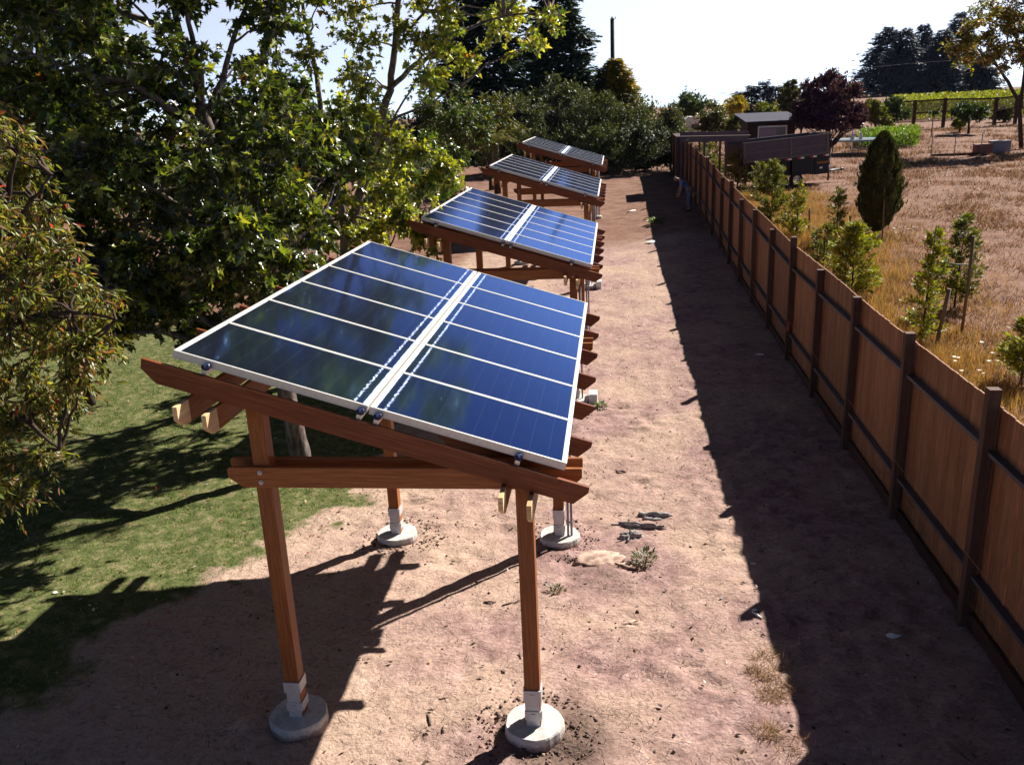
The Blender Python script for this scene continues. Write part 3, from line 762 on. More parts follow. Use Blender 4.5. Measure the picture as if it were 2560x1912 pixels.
grown_tree('maple_tree', 'big dark green maple with lobed leaves left of the nearest pergola', 'tree', None, tuple(b1), sk1, rd1, cl1, ML, 21, 13, .115, pal1, M['leaf'], M['bark'], droop=.35)

# pale yellow-green maple between first and second pergola
Y2 = 18.6
T = lambda *l: [tuple(at(x, y, Y2+(l2[0] if l2 else 0))) for (x, y, *l2) in l]
b2 = at(858, 660, Y2); b2.z = float(G(b2.x, Y2)); b2.x -= .1
sk2 = [[tuple(b2)]+T((862, 600), (888, 530), (907, 460), (925, 385), (952, 300), (975, 225), (988, 120), (995, 10), (1000, -110), (990, -300), (960, -500)),
       T((864, 590), (845, 480), (832, 390), (806, 300), (792, 190), (770, 90), (745, -40)),
       T((975, 222), (1020, 175, -.2), (1080, 135, -.4), (1160, 75, -.6), (1260, 40, -.8), (1370, 30, -1)),
       T((945, 320), (1000, 290), (1070, 262), (1150, 215)), T((905, 465), (960, 350, .3), (1010, 250, .5), (1050, 190, .7)),
       T((832, 390), (770, 330, .4), (700, 260, .6)), T((925, 385), (1000, 400, -.6), (1080, 430, -1)), T((885, 540), (960, 560, -.8), (1050, 590, -1.6)), T((990, 120), (1060, 30, .4), (1130, -60, .6)), T((860, 600), (790, 590, -.5), (720, 560, -.8))]
rd2 = [[.15, .13, .11, .095, .09, .085, .075, .065, .06, .045, .03, .015], [.10, .085, .07, .06, .05, .04, .03], [.06, .05, .04, .03, .02, .012], [.035, .025, .012], [.035, .025, .015], [.035, .02], [.03, .012], [.03, .012], [.035, .02], [.03, .015]]
def k2(x, y):
    if x > 1010:
        if y > 258-.30*(x-1010) or x > 1410: return 0 if not (y < 330 and x < 1130 and rng.random() < .3) else 1
        if x < 1060 and 110 < y < 200: return .5
        return .95
    if y > 690 or x < 640: return 0
    if y > 620 and x > 880: return 0
    if y < 260: return .5 if x < 1000 else .6
    return .85
cl2 = grid_clumps(640, 1420, -120, 640, 70, Y2-1.6, Y2+1.8, k2, .54)
cl2 += [(tuple(at(x, y, Y2-1.8)), .38) for x, y in ((1000, 400), (1060, 380), (1100, 430), (960, 480), (1010, 530), (940, 580), (1080, 605), (1040, 590), (1000, 560), (900, 590), (1120, 420), (1060, 470), (1130, 470))]
cl2 += grid_clumps(600, 1180, -580, -110, 62, Y2-1.8, Y2+2.2, lambda x, y: .95 if abs(x-890) < 270-.12*(-120-y) else .2, .7)  # foliage above the view, added and thickened to darken the panels' reflections
pal2 = lambda n: palette(n, [(.05, .08, .014), (.13, .165, .025), (.26, .28, .045), (.38, .36, .07), (.26, .12, .02)], [1.6, 3, 3.4, 2.0, .12])
grown_tree('maple_tree', 'slender yellow green maple with two pale stems behind the nearest pergola', 'tree', None, tuple(b2), sk2, rd2, cl2, ML, 21, 11, .105, pal2, M['leaf'], M['bark'], droop=.3)

# narrow-leaved tree at the left edge, leaves turning red
Y3 = 8.1
b3 = at(-260, 1300, Y3); b3.z = float(G(b3.x, Y3))
T = lambda *l: [tuple(at(x, y, Y3+(l2[0] if l2 else 0))) for (x, y, *l2) in l]
sk3 = [[tuple(b3)]+T((-250, 1100), (-190, 900), (-100, 750), (-20, 600), (20, 480), (45, 380)), T((-220, 1000), (-20, 1000, -.3), (80, 1060, -.6), (150, 1120, -.8)), T((-100, 880), (50, 800, -.3), (180, 780, -.5), (290, 800, -.6)), T((-60, 750), (60, 650, .3), (180, 640, .4)), T((-20, 600), (80, 500, .2), (130, 440, .3))]
rd3 = [[.13, .11, .09, .07, .05, .03, .01], [.05, .03, .012], [.055, .03, .01], [.04, .025, .01], [.035, .02, .01]]
def k3(x, y):
    lim = np.interp(y, [280, 330, 420, 540, 620, 700, 780, 900, 960, 1040, 1120, 1230, 1300], [25, 50, 110, 125, 190, 235, 290, 265, 215, 180, 145, 105, 40])
    if x > lim: return 0
    return 1 if y < 1100 else .75
cl3 = grid_clumps(-160, 350, 290, 1260, 56, Y3-.8, Y3+.8, k3, .25)
pal3 = lambda n: palette(n, [(.07, .085, .018), (.13, .15, .03), (.25, .25, .06), (.26, .13, .06), (.36, .04, .03)], [3, 3.6, 2.8, 1.7, .10])
grown_tree('cherry_tree', 'narrow leaved green and reddish tree at the left edge over the lawn', 'tree', None, tuple(b3), sk3, rd3, cl3, LL, 17, 13, .070, pal3, M['leaf3'], M['bark dark'], droop=.75, nrm_up=.6, up=.15)

def simple_tree(name, label, cat, group, px, Y, ytop, ybot, wpx, n_cl, leaf, ntw, nlf, size, pal, mat, shape='round', tr=.12, barkm='bark dark', skirt=0., rc=None, seedlean=0., crown_only=False, **kw):
    """crown given by its picture box at distance Y; stands on the ground there"""
    top = at(px, ytop, Y); bot = at(px, ybot, Y); gz = float(G(top.x, Y)); w_ = wpx*Y/F_PX/math.cos(.3)*.97
    base = Vector((bot.x, Y, gz)); z0, z1 = max(bot.z, gz+skirt), top.z; H = z1-z0
    cl = []; r = rc or w_*.17
    for _ in range(n_cl):
        while True:
            q = rng.uniform(-1, 1, 3); h = (q[2]+1)/2
            if shape == 'round': lim = math.sqrt(max(0, 1-q[2]**2)); 
            elif shape == 'cone': lim = (1-h)**.8+.03
            elif shape == 'dome': lim = math.sqrt(max(0, 1-h**2.2))
            elif shape == 'column': lim = min(1, (h*5+.5))*(1-max(0, h-.45)**1.6*2.2)
            lim = max(lim, .02); rho = math.hypot(q[0], q[1])
            if rho < lim and (rho > lim*.45 or rng.random() < .35): break
        cc_ = Vector((base.x+(top.x-base.x)*h+q[0]*(w_/2-r*.6), Y+q[1]*(w_/2-r*.6), z0+r*.5+h*(H-r)))
        cl.append((tuple(cc_), r*rng.uniform(.7, 1.25)))
    mid = (base.x*.5+top.x*.5, Y, z0+H*.5)
    sk = [[tuple(base), (base.x+.02, Y, gz+(z0-gz)*.5+.1), mid, (top.x, Y, z0+H*.85)]]
    return grown_tree(name, label, cat, group, tuple(base), sk, [[tr, tr*.8, tr*.5, tr*.12]], cl, leaf, ntw, nlf, size, pal, mat, M[barkm], **kw)

dk = lambda n: palette(n, [(.022, .035, .010), (.04, .06, .014), (.08, .09, .02), (.12, .07, .02)], [4, 3, 1, .3])
G5 = 'shade trees behind the big maple'
simple_tree('shade_tree', 'dark dense tree in the upper left corner behind the maple', 'tree', G5, 90, 21, -160, 620, 620, 70, OL, 16, 10, .20, dk, M['leaf'], tr=.2, droop=.3, rc=1.0, twigs=False)
simple_tree('shade_tree', 'dark tree behind the trunk of the big maple', 'tree', G5, 330, 26, 300, 640, 520, 48, OL, 16, 9, .22, dk, M['leaf'], tr=.2, droop=.3, rc=1.1, twigs=False)
mg = lambda n: palette(n, [(.04, .07, .014), (.075, .115, .02), (.14, .17, .03), (.2, .12, .02)], [3, 3, 1.5, .15])
simple_tree('shade_tree', 'mid green leafy tree seen through gaps right of the big maple', 'tree', G5, 640, 30, 270, 610, 420, 45, OL, 15, 9, .20, mg, M['leaf'], tr=.16, rc=.95, twigs=False)
simple_tree('shade_tree', 'round bright leaved tree left of the second pergola', 'tree', None, 960, 27, 330, 560, 300, 34, OL, 14, 9, .15, mg, M['leaf'], tr=.14, rc=.65, twigs=False)
simple_tree('evergreen_tree', 'glossy dark green small tree left of the third pergola', 'tree', None, 1085, 34, 325, 520, 170, 26, OL, 16, 10, .12, lambda n: palette(n, [(.02, .04, .012), (.05, .085, .02), (.10, .13, .03)], [3, 3, 1]), M['leaf'], tr=.1, rc=.42, twigs=False)
simple_tree('orchard_tree', 'green tree with yellowing leaves behind the third pergola', 'tree', None, 1130, 46, 205, 400, 260, 46, OL, 16, 10, .19, lambda n: palette(n, [(.035, .06, .016), (.06, .09, .022), (.13, .13, .03), (.2, .13, .03)], [3, 3, 1, .4]), M['fineleaf'], tr=.17, rc=.75, twigs=False)
simple_tree('orchard_tree', 'olive and gold leaved tree left of the farthest pergola', 'tree', None, 1225, 52, 225, 390, 190, 34, OL, 16, 10, .17, lambda n: palette(n, [(.05, .06, .016), (.09, .09, .022), (.17, .14, .03)], [3, 3, 1]), M['fineleaf'], tr=.17, rc=.75, twigs=False)
GB = 'far trees behind the left side of the yard'
for px, Y, yt, wp, lb in ((640, 74, 250, 170, 'leftmost far tree glimpsed through the maple leaves'), (760, 78, 245, 150, 'far tree between the big maple and the slender maple'), (860, 72, 270, 150, 'far tree behind the two stems of the slender maple'), (960, 80, 240, 150, 'far tree just right of the slender maple stems'), (1050, 70, 262, 140, 'far tree left of the tall dark firs'), (1120, 66, 290, 120, 'low far tree below the left fir')):
    simple_tree('far_tree', lb, 'tree', GB, px, Y, yt, 470, wp, 40, OL, 16, 10, .24, mg if int(px) % 3 else dk, M['fineleaf'], shape='dome', tr=.15, rc=1.1, twigs=False)
simple_tree('evergreen_shrub', 'dark spreading shrub shading the foot of the fence end', 'shrub', None, 1612, 60, 285, 430, 190, 64, OL, 18, 11, .15, lambda n: palette(n, [(.02, .028, .014), (.035, .045, .02)], [3, 2]), M['fineleaf'], shape='dome', tr=.1, rc=.7, twigs=False)
# small trunk in the lawn at the left
t2 = ground_at(197, 1014); mb = MB()
simple_tree('shade_tree', 'tree with a short black trunk at the back of the lawn', 'tree', None, 205, t2.y, 560, 900, 330, 30, OL, 15, 10, .13, dk, M['leaf'], tr=.11, rc=.6, twigs=False)

# conifers
def conifer(name, label, group, px, Y, ytop, wpx, nb, size, pal, shape=.9, mat='needle', droop=.25, tr=.25, leaf=SL, dens=1., zlow=.06, parent_cat='tree', flare=1., H0=None):
    top = at(px, ytop, Y); gz = float(G(top.x, Y)); base = Vector((top.x, Y, gz)); H = top.z-gz; Rm = wpx*Y/F_PX/2*1.03
    root = empty(name, tuple(base), label, 'tree', group); mb = MB()
    mb.tube([(0, 0, -.2), (0, 0, H*.5), (0, 0, H*.98)], [tr, tr*.6, tr*.05], 8)
    P_, A_, N_, S_ = [], [], [], []
    for i in range(nb):
        h = zlow+(1-zlow)*rng.random()**.85; az = rng.uniform(0, 2*math.pi)
        lobes = 1+.16*math.sin(az*3+px)+.14*math.sin(h*23+az*2)
        L = Rm*max(.05, (1-h**1.15)**shape)*rng.uniform(.72, 1.06)*lobes
        dv = np.array([math.cos(az), math.sin(az), 0]); k = max(4, int(L/size*2.6*dens)); t = rng.uniform(.15, 1., k)**.7
        p = np.array([0, 0, h*H])+dv*(t*L)[:, None]; p[:, 2] += (-droop*t+droop*.6*t*t*t)*L
        sd = unit(k); sd[:, 2] *= .35
        P_.append(p+sd*size*.5); a_ = dv*.9+sd*.9; a_[:, 2] -= .12+.1*rng.random(k); A_.append(a_)
        q = unit(k)*.6; q[:, 2] += 1; N_.append(q); S_.append(size*rng.uniform(.7, 1.35, k))
        if i % 3 == 0: mb.tube([(0, 0, h*H), tuple(np.array([0, 0, h*H])+dv*L*.6+np.array([0, 0, -droop*.35*L]))], [tr*.12, tr*.04], 4, False)
    mb.build('trunk', M['bark dark'], root)
    p = np.concatenate(P_); cloud('crown', leaf[0], leaf[1], p, np.concatenate(A_), np.concatenate(N_), np.concatenate(S_), pal(len(p)), M[mat], root)
    return root
cd = lambda n: palette(n, [(.016, .032, .024), (.030, .054, .036), (.06, .082, .048)], [3, 3, 1])
conifer('fir_tree', 'tall dark fir mostly hidden behind the yellow green maple', 'tall firs behind the yard', 1190, 76, -150, 330, 1000, .72, cd, tr=.3, droop=.3, dens=1.25, shape=.7)
conifer('fir_tree', 'tall dark fir left of the utility pole', 'tall firs behind the yard', 1385, 80, -85, 250, 1000, .68, cd, tr=.3, droop=.3, dens=1.25, shape=.7)
GR = 'far dark redwoods beyond the vineyard'
rw = lambda n: palette(n, [(.012, .020, .052), (.020, .030, .075), (.035, .048, .09)], [3, 3, 1])  # sky-lit blue of the distance put into the needle colours
for px, yt, wp, lb in ((2222, 74, 150, 'leftmost dark redwood on the skyline, broad with a blunt top'), (2268, 78, 120, 'dark redwood just right of the leftmost one on the skyline'), (2312, 68, 95, 'slim pointed redwood in the middle of the far group'),
                       (2362, 80, 125, 'dark redwood right of the slim pointed one'), (2402, 38, 120, 'tallest dark redwood half behind the orange leaved tree'), (2448, 150, 110, 'lowest redwood at the right end of the far group')):
    conifer('redwood_tree', lb, GR, px, 232+rng.uniform(-8, 8), yt-6, wp*1.06, 620, .85, rw, shape=.62, droop=.22, tr=.5, dens=1.3)
GT = 'distant bluish pines left of the purple tree'
for px, yt, wp, lb in ((1850, 228, 60, 'small bluish pine at the left of the distant group'), (1880, 214, 46, 'bluish pine next to the smallest distant one'), (1912, 202, 38, 'thin pointed bluish pine rising above the distant group'), (1940, 216, 60, 'bluish pine right of the thin pointed one'), (1975, 212, 60, 'bluish pine close to the purple tree')):
    conifer('pine_tree', lb, GT, px, 190, yt, wp, 150, .9, rw, shape=.5, tr=.3)
# golden cypress and dark spires by the pole
gd = lambda n: palette(n, [(.07, .07, .012), (.24, .18, .016), (.50, .33, .02)], [2.2, 2.0, 2.2])
conifer('golden_cypress', 'golden tipped conical cypress below the utility pole', None, 1537, 71, 150, 190, 900, .40, gd, mat='fineleaf', shape=.7, droop=-.35, tr=.12, dens=1.6)
conifer('golden_cypress', 'small golden spire on the right of the big golden cypress', None, 1572, 70, 178, 66, 260, .30, gd, mat='fineleaf', shape=.8, droop=-.5, tr=.1, dens=1.3)
conifer('dark_cypress', 'small dark pointed cypress left of the golden cypress', None, 1500, 70, 170, 76, 300, .30, lambda n: palette(n, [(.018, .028, .012), (.035, .045, .016)], [2, 1]), shape=.8, droop=-.5, tr=.1, dens=1.3)

# evergreen shrubs closing the yard
GH = 'olive green evergreen shrubs closing the far end of the yard'
jn = lambda n: palette(n, [(.034, .044, .022), (.058, .070, .034), (.095, .10, .05), (.13, .12, .07)], [3, 4, 2, .6])
jg = lambda n: palette(n, [(.04, .046, .030), (.07, .075, .05), (.11, .11, .08)], [3, 4, 1.5])
for px, Y, yt, wp, pl, lb in ((1290, 62, 218, 200, jn, 'leftmost evergreen shrub behind the farthest pergola'), (1395, 66, 168, 190, jn, 'tallest evergreen shrub below the right fir'), (1475, 63, 205, 190, jn, 'broad evergreen shrub left of the golden cypress'),
                          (1555, 64, 215, 190, jn, 'evergreen shrub in front of the golden cypress'), (1500, 60, 300, 150, jn, 'low evergreen shrub just behind the corner of the farthest pergola'),
                          (1620, 66, 242, 150, jg, 'grey green shrub at the end of the fence shadow'), (1672, 70, 262, 110, jg, 'small grey green shrub where the board fence ends')):
    simple_tree('evergreen_shrub', lb, 'shrub', GH, px, Y, yt, 470, wp, 60, OL, 20, 12, .155, pl, M['fineleaf'], shape='dome', tr=.12, rc=.85, twigs=False, up=.55, nrm_up=.3, droop=-.15)

# palm left of the farthest pergola
def palm(px, py, Y, label):
    c = at(px, py, Y); gz = float(G(c.x, Y)); root = empty('palm_tree', (c.x, Y, gz), label, 'palm tree'); h = c.z-gz; mb = MB()
    mb.tube([(0, 0, -.1), (.03, 0, h*.6), (0, 0, h)], [.2, .17, .16], 9); mb.build('trunk', M['bark dark'], root)
    P_, A_, N_ = [], [], []
    for i in range(26):
        az = rng.uniform(0, 2*math.pi); el = rng.uniform(-.2, 1.2); L = rng.uniform(1.3, 1.9)
        for t in np.linspace(.1, 1, 22):
            rr = L*t; p = np.array([math.cos(az)*rr*math.cos(el*.8), math.sin(az)*rr*math.cos(el*.8), h+rr*math.sin(el)-1.1*t*t*L*.55])
            for s in (-1, 1):
                sd = np.array([-math.sin(az), math.cos(az), 0])*s
                P_.append(p); A_.append(sd*.8+np.array([math.cos(az), math.sin(az), 0])*.6+np.array([0, 0, -.25])); N_.append([0, 0, 1.])
    P_ = np.array(P_); cloud('frond', BLADE, BLADE_F, P_, np.array(A_), np.array(N_), np.full(len(P_), .42), palette(len(P_), [(.13, .13, .02), (.24, .20, .03), (.07, .09, .02)], [2, 2, 1]), M['fineleaf'], root, wid=np.full(len(P_), 1.3))
palm(1238, 352, 50, 'low palm with yellow green fronds left of the farthest pergola')

# ---------------------------------------------------------------- utility pole and wires
c = at(1532, 150, 76); gz = float(G(c.x, 76)); topz = at(1528, 47, 76).z
root = empty('utility_pole', (c.x, 76, gz), 'bare wooden utility pole rising behind the golden cypress', 'utility pole'); mb = MB()
mb.tube([(0, 0, -.2), (-.02, 0, topz-gz)], [.19, .16], 12); mb.build('pole', M['bark dark'], root)
mb = MB(); mb.tube([(-.03, 0, topz-gz), (-.03, 0, topz-gz+.12)], [.05, .09], 8); mb.tube([(.12, 0, topz-gz-.05), (.22, 0, topz-gz-.05), (.24, 0, topz-gz+.12)], [.03, .03, .05], 6); mb.build('insulator', M['grey box'], root)
a = at(1440, 196, 90); b_ = at(2140, 172, 88); mb = MB()
mb.tube([a.lerp(b_, t)+Vector((0, 0, -.5*math.sin(math.pi*t))) for t in np.linspace(-.6, 1.6, 16)], .009, 5)
tag(mb.build('power_line', M['grey box']), 'thin grey power line crossing the white sky right of the pole', 'power line')

# ---------------------------------------------------------------- neighbour's things
YT = 47.5
def tr(px, py, dY=0): return at(px, py, YT+dY)
wb = tr(1992, 461); gT = float(G(wb.x, YT))
xR, xL = tr(2088, 380).x, tr(1846, 380).x
root = empty('dump_trailer', (wb.x, YT, gT), 'high sided black dump trailer with grey plank walls parked on the dry field', 'trailer', rz=.34)
root.rotation_euler[1] = -.05
X1, X0 = xR-wb.x, xL-wb.x; zb = 1.50; zt = 2.50
mb = MB()
for s in (0, 2.0):
    mb.box(X0, X1, s-.03, s+.03, zb+.10, zb+.46, 0, off=s); mb.box(X0, X1, s-.03, s+.03, zb+.50, zt, 0, off=s+3)
mb.build('side_wall', M['grey wood'], root)
mb = MB(); mb.box(X1-.06, X1, .04, 1.96, zb+.1, zt, 1); mb.build('front_wall', M['grey wood'], root)
mb = MB(); mb.box(X0, X0+.06, .04, 1.96, zb+.1, zt-.1, 1); mb.build('tailgate', M['grey wood'], root)
mb = MB()
for x in (X0+.02, X0+2.6, X1-.16): mb.box(x, x+.12, -.070, -.032, zb+.10, zt-.04, 2)
mb.box(X0, X1+.02, -.08, -.032, zt-.02, zt+.02, 0); mb.box(X0, X1+.02, 1.98, 2.06, zt-.03, zt+.03, 0); mb.box(X1-.02, X1+.05, -.08, 2.06, zt+.031, zt+.07, 1); mb.box(X0, X1, -.06, .0, zb+.461, zb+.499, 0); mb.box(X0, X1, -.07, -.032, zb+.02, zb+.12, 0)
mb.build('side_frame', M['frail'], root)
mb = MB(); mb.box(X0, X1, -.05, 2.05, zb-.12, zb+.09, 0); mb.box(X0+.5, X1-.05, .1, 1.9, .66, zb-.122, 0); mb.box(X1-.80, X1, -.04, 2.04, .52, zb-.123, 0); mb.box(X1-2.1, X1-.82, -.02, .3, .60, zb-.124, 0); mb.build('chassis', M['black'], root)
for x in np.linspace(X1-3.2, X1-.35, 5):
    mb = MB(); mb.box(x, x+.14, -.056, -.051, zb-.09, zb-.01, 0); mb.build('red_reflector', M['red'], root)
    mb = MB(); mb.box(x+.145, x+.34, -.056, -.051, zb-.09, zb-.01, 0); mb.build('white_reflector', M['white'], root)
mb = MB(); 
for k in range(7): mb.box(X1-.68+k*.09, X1-.62+k*.09, -.046, -.041, 1.05, 1.16, 0)
mb.build('decal', M['amber'], root)
mb = MB(); mb.box(X1-.54, X1-.38, -.046, -.041, .80, .88, 0); mb.build('small_decal', M['white'], root)
for wx in (.0, -.85):
    for wy in (-.02, 1.8):
        mb = MB(); r = .36
        b0 = len(mb.v); prof = [(r*.62, 0), (r*.93, 0), (r, .04), (r, .18), (r*.93, .22), (r*.62, .22)]
        for (rr, yy) in prof:
            for k in range(24): th = 2*math.pi*k/24; mb.v.append((wx+rr*math.cos(th), wy+yy, r+rr*math.sin(th)))
        for i in range(len(prof)-1):
            for k in range(24): k2 = (k+1) % 24; mb.face([i*24+k, i*24+k2, (i+1)*24+k2, (i+1)*24+k], None, True)
        wh = mb.build('wheel', M['rubber'], root)
        mb = MB()
        mb.tube([(wx, wy+.03, r), (wx, wy+.10, r)], [.07, .07], 12)
        for k in range(8):
            a = 2*math.pi*k/8; mb.tube([(wx+.05*math.cos(a), wy+.05, r+.05*math.sin(a)), (wx+.225*math.cos(a), wy+.04, r+.225*math.sin(a))], [.035, .028], 5)
        pts = [(wx+.225*math.cos(t), wy+.03, r+.225*math.sin(t)) for t in np.linspace(0, 2*math.pi, 25)]; mb.tube(pts, .022, 6)
        mb.build('rim', M['white'], wh)
mb = MB(); mb.tube([(X1-.1, .5, .55), (X1+1.35, 1.0, .52)], .05, 6); mb.tube([(X1-.1, 1.5, .55), (X1+1.35, 1.0, .52)], .05, 6); mb.tube([(X1+1.3, 1.0, .52), (X1+1.5, 1.0, .52)], .06, 8); mb.build('tongue', M['black'], root)
mb = MB(); mb.box(X1+.03, X1+.45, .5, 1.5, .58, .82, 1); mb.build('tongue_box', M['white'], root)
mb = MB(); mb.tube([(X1+.62, 1.0, .0), (X1+.62, 1.0, 1.15)], .045, 8); mb.build('jack', M['black'], root)

# shed
YS = 60.; a = at(1866, 306, YS); b_ = at(1994, 298, YS); gS = float(G(a.x, YS)); sw = b_.x-a.x; eh = a.z-gS
root = empty('garden_shed', (a.x, YS, gS), 'small dark red brown shed with a grey shingle roof behind the trailer', 'shed', rz=.03)
mb = MB(); mb.box(.1, sw-.1, 0, .08, 0, eh-.12, 2); mb.box(.1, .18, .081, 2.6, 0, eh, 2); mb.box(sw-.18, sw-.1, .081, 2.6, 0, eh, 2); mb.box(.1, sw-.1, 2.601, 2.68, 0, eh+.3, 2); mb.build('wall', M['dark wood'], root)
mb = MB(); P8 = [[[Vector((x+ (-.25 if y else 0), y0_, z+zz)) for zz in (0, .09)] for y, y0_, z in ((0, -.35, eh-.06), (1, 3.0, eh+.42))] for x in (-.1, sw+.25)]
mb.hexa(P8, 0); mb.build('roof', M['roof'], root)
mb = MB(); w0, w1 = sw*.26, sw*.78
mb.box(w0, w1, -.012, -.004, eh-1.35, eh-.38, 0); wnd = mb.build('window', M['glass dark'], root)
mb = MB(); mb.box(w0-.09, w1+.09, -.06, -.001, eh-.379, eh-.28, 0); mb.box(w0-.09, w1+.09, -.06, -.001, eh-1.45, eh-1.351, 0); mb.box(w0-.09, w0-.001, -.06, -.001, eh-1.35, eh-.38, 2); mb.box(w1+.001, w1+.09, -.06, -.001, eh-1.35, eh-.38, 2); mb.build('frame', M['white'], wnd)
mb = MB(); mb.box(w0+.05, w1-.55, -.03, -.013, eh-1.1, eh-.45, 0); mb.build('blind', flat('pale lilac blind', (.32, .26, .30), .8), wnd)

# long low plank shelter left of the shed
YK = 47.; a = at(1700, 343, YK); b_ = at(1872, 340, YK); gk = float(G(a.x, YK)); L_ = (b_-a).length
root = empty('plank_shelter', (a.x, YK, gk), 'long low open shelter with a weathered plank roof beside the board fence', 'shelter', rz=math.atan2(0, 1)-.0)
hz_ = a.z-gk; hz2 = b_.z-gk; dx_ = b_.x-a.x
mb = MB()
for k in range(7):
    y0 = k*.42; P8 = [[[Vector((x, yy, z+y_*.02+zz)) for zz in (0, .03)] for yy, y_ in ((y0, y0), (y0+.40, y0+.4))] for x, z in ((-.2, hz_), (dx_+.1, hz2))]
    mb.hexa(P8, 0, off=k*2.)
mb.build('roof', M['dark wood'], root)
mb = MB(); P8 = [[[Vector((x, yy, z+zz)) for zz in (-.26, .02)] for yy in (-.06, -.02)] for x, z in ((0, hz_), (dx_, hz2))]; mb.hexa(P8, 0); P8 = [[[Vector((x, yy, z+zz)) for zz in (.05, .24)] for yy in (.0, .04)] for x, z in ((0, hz_), (dx_, hz2))]; mb.hexa(P8, 0, off=5.); mb.build('front_beam', M['grey wood'], root)
for f in (0.04, .36, .68, .97):
    for yy in (0, 2.7):
        zg = float(G(a.x+f*dx_, YK+yy))-gk; mb = MB(); mb.box(f*dx_-.05, f*dx_+.05, yy-.018, yy+.082, zg-.1, hz_+(hz2-hz_)*f-.01+yy*.02, 2); mb.build('post', M['grey wood'], root)
# white cabin far left of the shed
YC = 96.; a = at(1709, 330, YC); b_ = at(1748, 300, YC); gc = float(G(a.x, YC)); root = empty('white_cabin', (a.x, YC, gc), 'tiny white cabin roof far off beyond the end of the board fence', 'cabin')
ww = b_.x-a.x; hh_ = b_.z-gc
mb = MB(); mb.box(0, ww, 0, 3, -.2, hh_-.2, 0); wl = mb.build('wall', M['white'], root); mb = MB(); mb.prism([(-.2, hh_-.2), (ww+.2, hh_-.2), (ww*.6, hh_+.35), (ww*.3, hh_+.35)], -.2, 3.2); mb.build('roof', M['white'], root)
mb = MB(); mb.box(ww*.5, ww*.98, -.02, -.003, hh_-1.0, hh_-.4, 0); mb.build('window', M['glass dark'], root)

# trampoline
YP = 67.; c = at(2142, 349, YP); gp = float(G(c.x, YP)); rp = 2.0; zz_ = c.z-gp
root = empty('trampoline', (c.x, YP, gp), 'round trampoline with a pale blue edge pad beside the purple tree', 'trampoline')
mb = MB(); mb.lathe((0, 0, zz_-.02), [(rp*.82, 0), (rp*.82, .02)], 36); mb.build('mat', M['net'], root)
mb = MB(); b0 = 0
for r, z in ((rp*.83, zz_), (rp, zz_+.03), (rp*1.02, zz_-.06)):
    for k in range(36): th = 2*math.pi*k/36; mb.v.append((r*math.cos(th), r*math.sin(th), z))
for i in range(2):
    for k in range(36): k2 = (k+1) % 36; mb.face([i*36+k, i*36+k2, (i+1)*36+k2, (i+1)*36+k])
mb.build('edge_pad', M['pad'], root)
for k in range(6):
    th = 2*math.pi*k/6+.3; x, y = rp*math.cos(th), rp*math.sin(th); mb = MB(); zg = float(G(c.x+x, YP+y))-gp
    mb.tube([(x-.3*math.sin(th), y+.3*math.cos(th), zz_-.06), (x-.25*math.sin(th), y+.25*math.cos(th), zg), (x+.25*math.sin(th), y-.25*math.cos(th), zg), (x+.3*math.sin(th), y-.3*math.cos(th), zz_-.06)], .035, 6); mb.build('leg', M['grey box'], root)
for px in (2132, 2152): 
    q = at(px, 336, YP-.3); mb = MB(); mb.lathe((0, 0, 0), [(.16, 0), (.10, .3), (.03, .62)], 10); o = mb.build('pad_cone', M['white']); o.location = (q.x, q.y, c.z+.0)
    tag(o, 'small white cone standing on the trampoline, ' + ('left one' if px == 2132 else 'right one'), 'cone')

# wire run on the field: thin stakes with a low board
GW = 'thin stakes of the low wire run in the field'
stk = []
for px, py, yt, lb in ((2327, 392, 334, 'leftmost thin stake of the wire run in the dry field'), (2385, 390, 341, 'middle thin stake of the wire run in the dry field'), (2451, 388, 330, 'right thin stake of the wire run beside the crates')):
    g0 = ground_at(px, py); zt_ = at(px, yt, g0.y).z-g0.z; mb = MB(); mb.tube([(0, 0, -.05), (0, 0, zt_)], [.035, .03], 6); o = mb.build('thin_stake', M['grey box']); o.location = g0; tag(o, lb, 'stake', GW); stk.append(g0)
mb = MB(); mb.hexa([[[Vector((p.x, p.y+dy, p.z+dz)) for dz in (-.02, .16)] for dy in (.06, .10)] for p in (stk[0], stk[2])], 0); tag(mb.build('edge_board', M['dark wood']), 'dark board lying along the foot of the wire run', 'board')
for (px, py, w_, h_, m, lb) in ((2440, 388, 1.0, .62, 'pinkbox', 'faded reddish crate on the dry field beside the thin stake'), (2478, 384, 1.2, .75, 'grey box', 'lilac grey box standing right of the reddish crate')):
    g0 = ground_at(px, py); root = empty('crate', tuple(g0), lb, 'crate'); mb = MB(); mb.box(0, w_, 0, .7, -.05, h_, 0); mb.build('body', M[m], root); mb = MB(); mb.box(-.03, w_+.03, -.03, .73, h_+.001, h_+.06, 0); mb.build('lid', M[m], root)
g0 = ground_at(1762, 404); mb = MB(); mb.box(-.35, .35, 0, .5, 0, .28, 0); mb.box(-.38, .38, -.03, .53, .281, .32, 0); o = mb.build('white_tub', M['white']); o.location = g0; tag(o, 'small white tub on the ground just behind the board fence', 'tub')

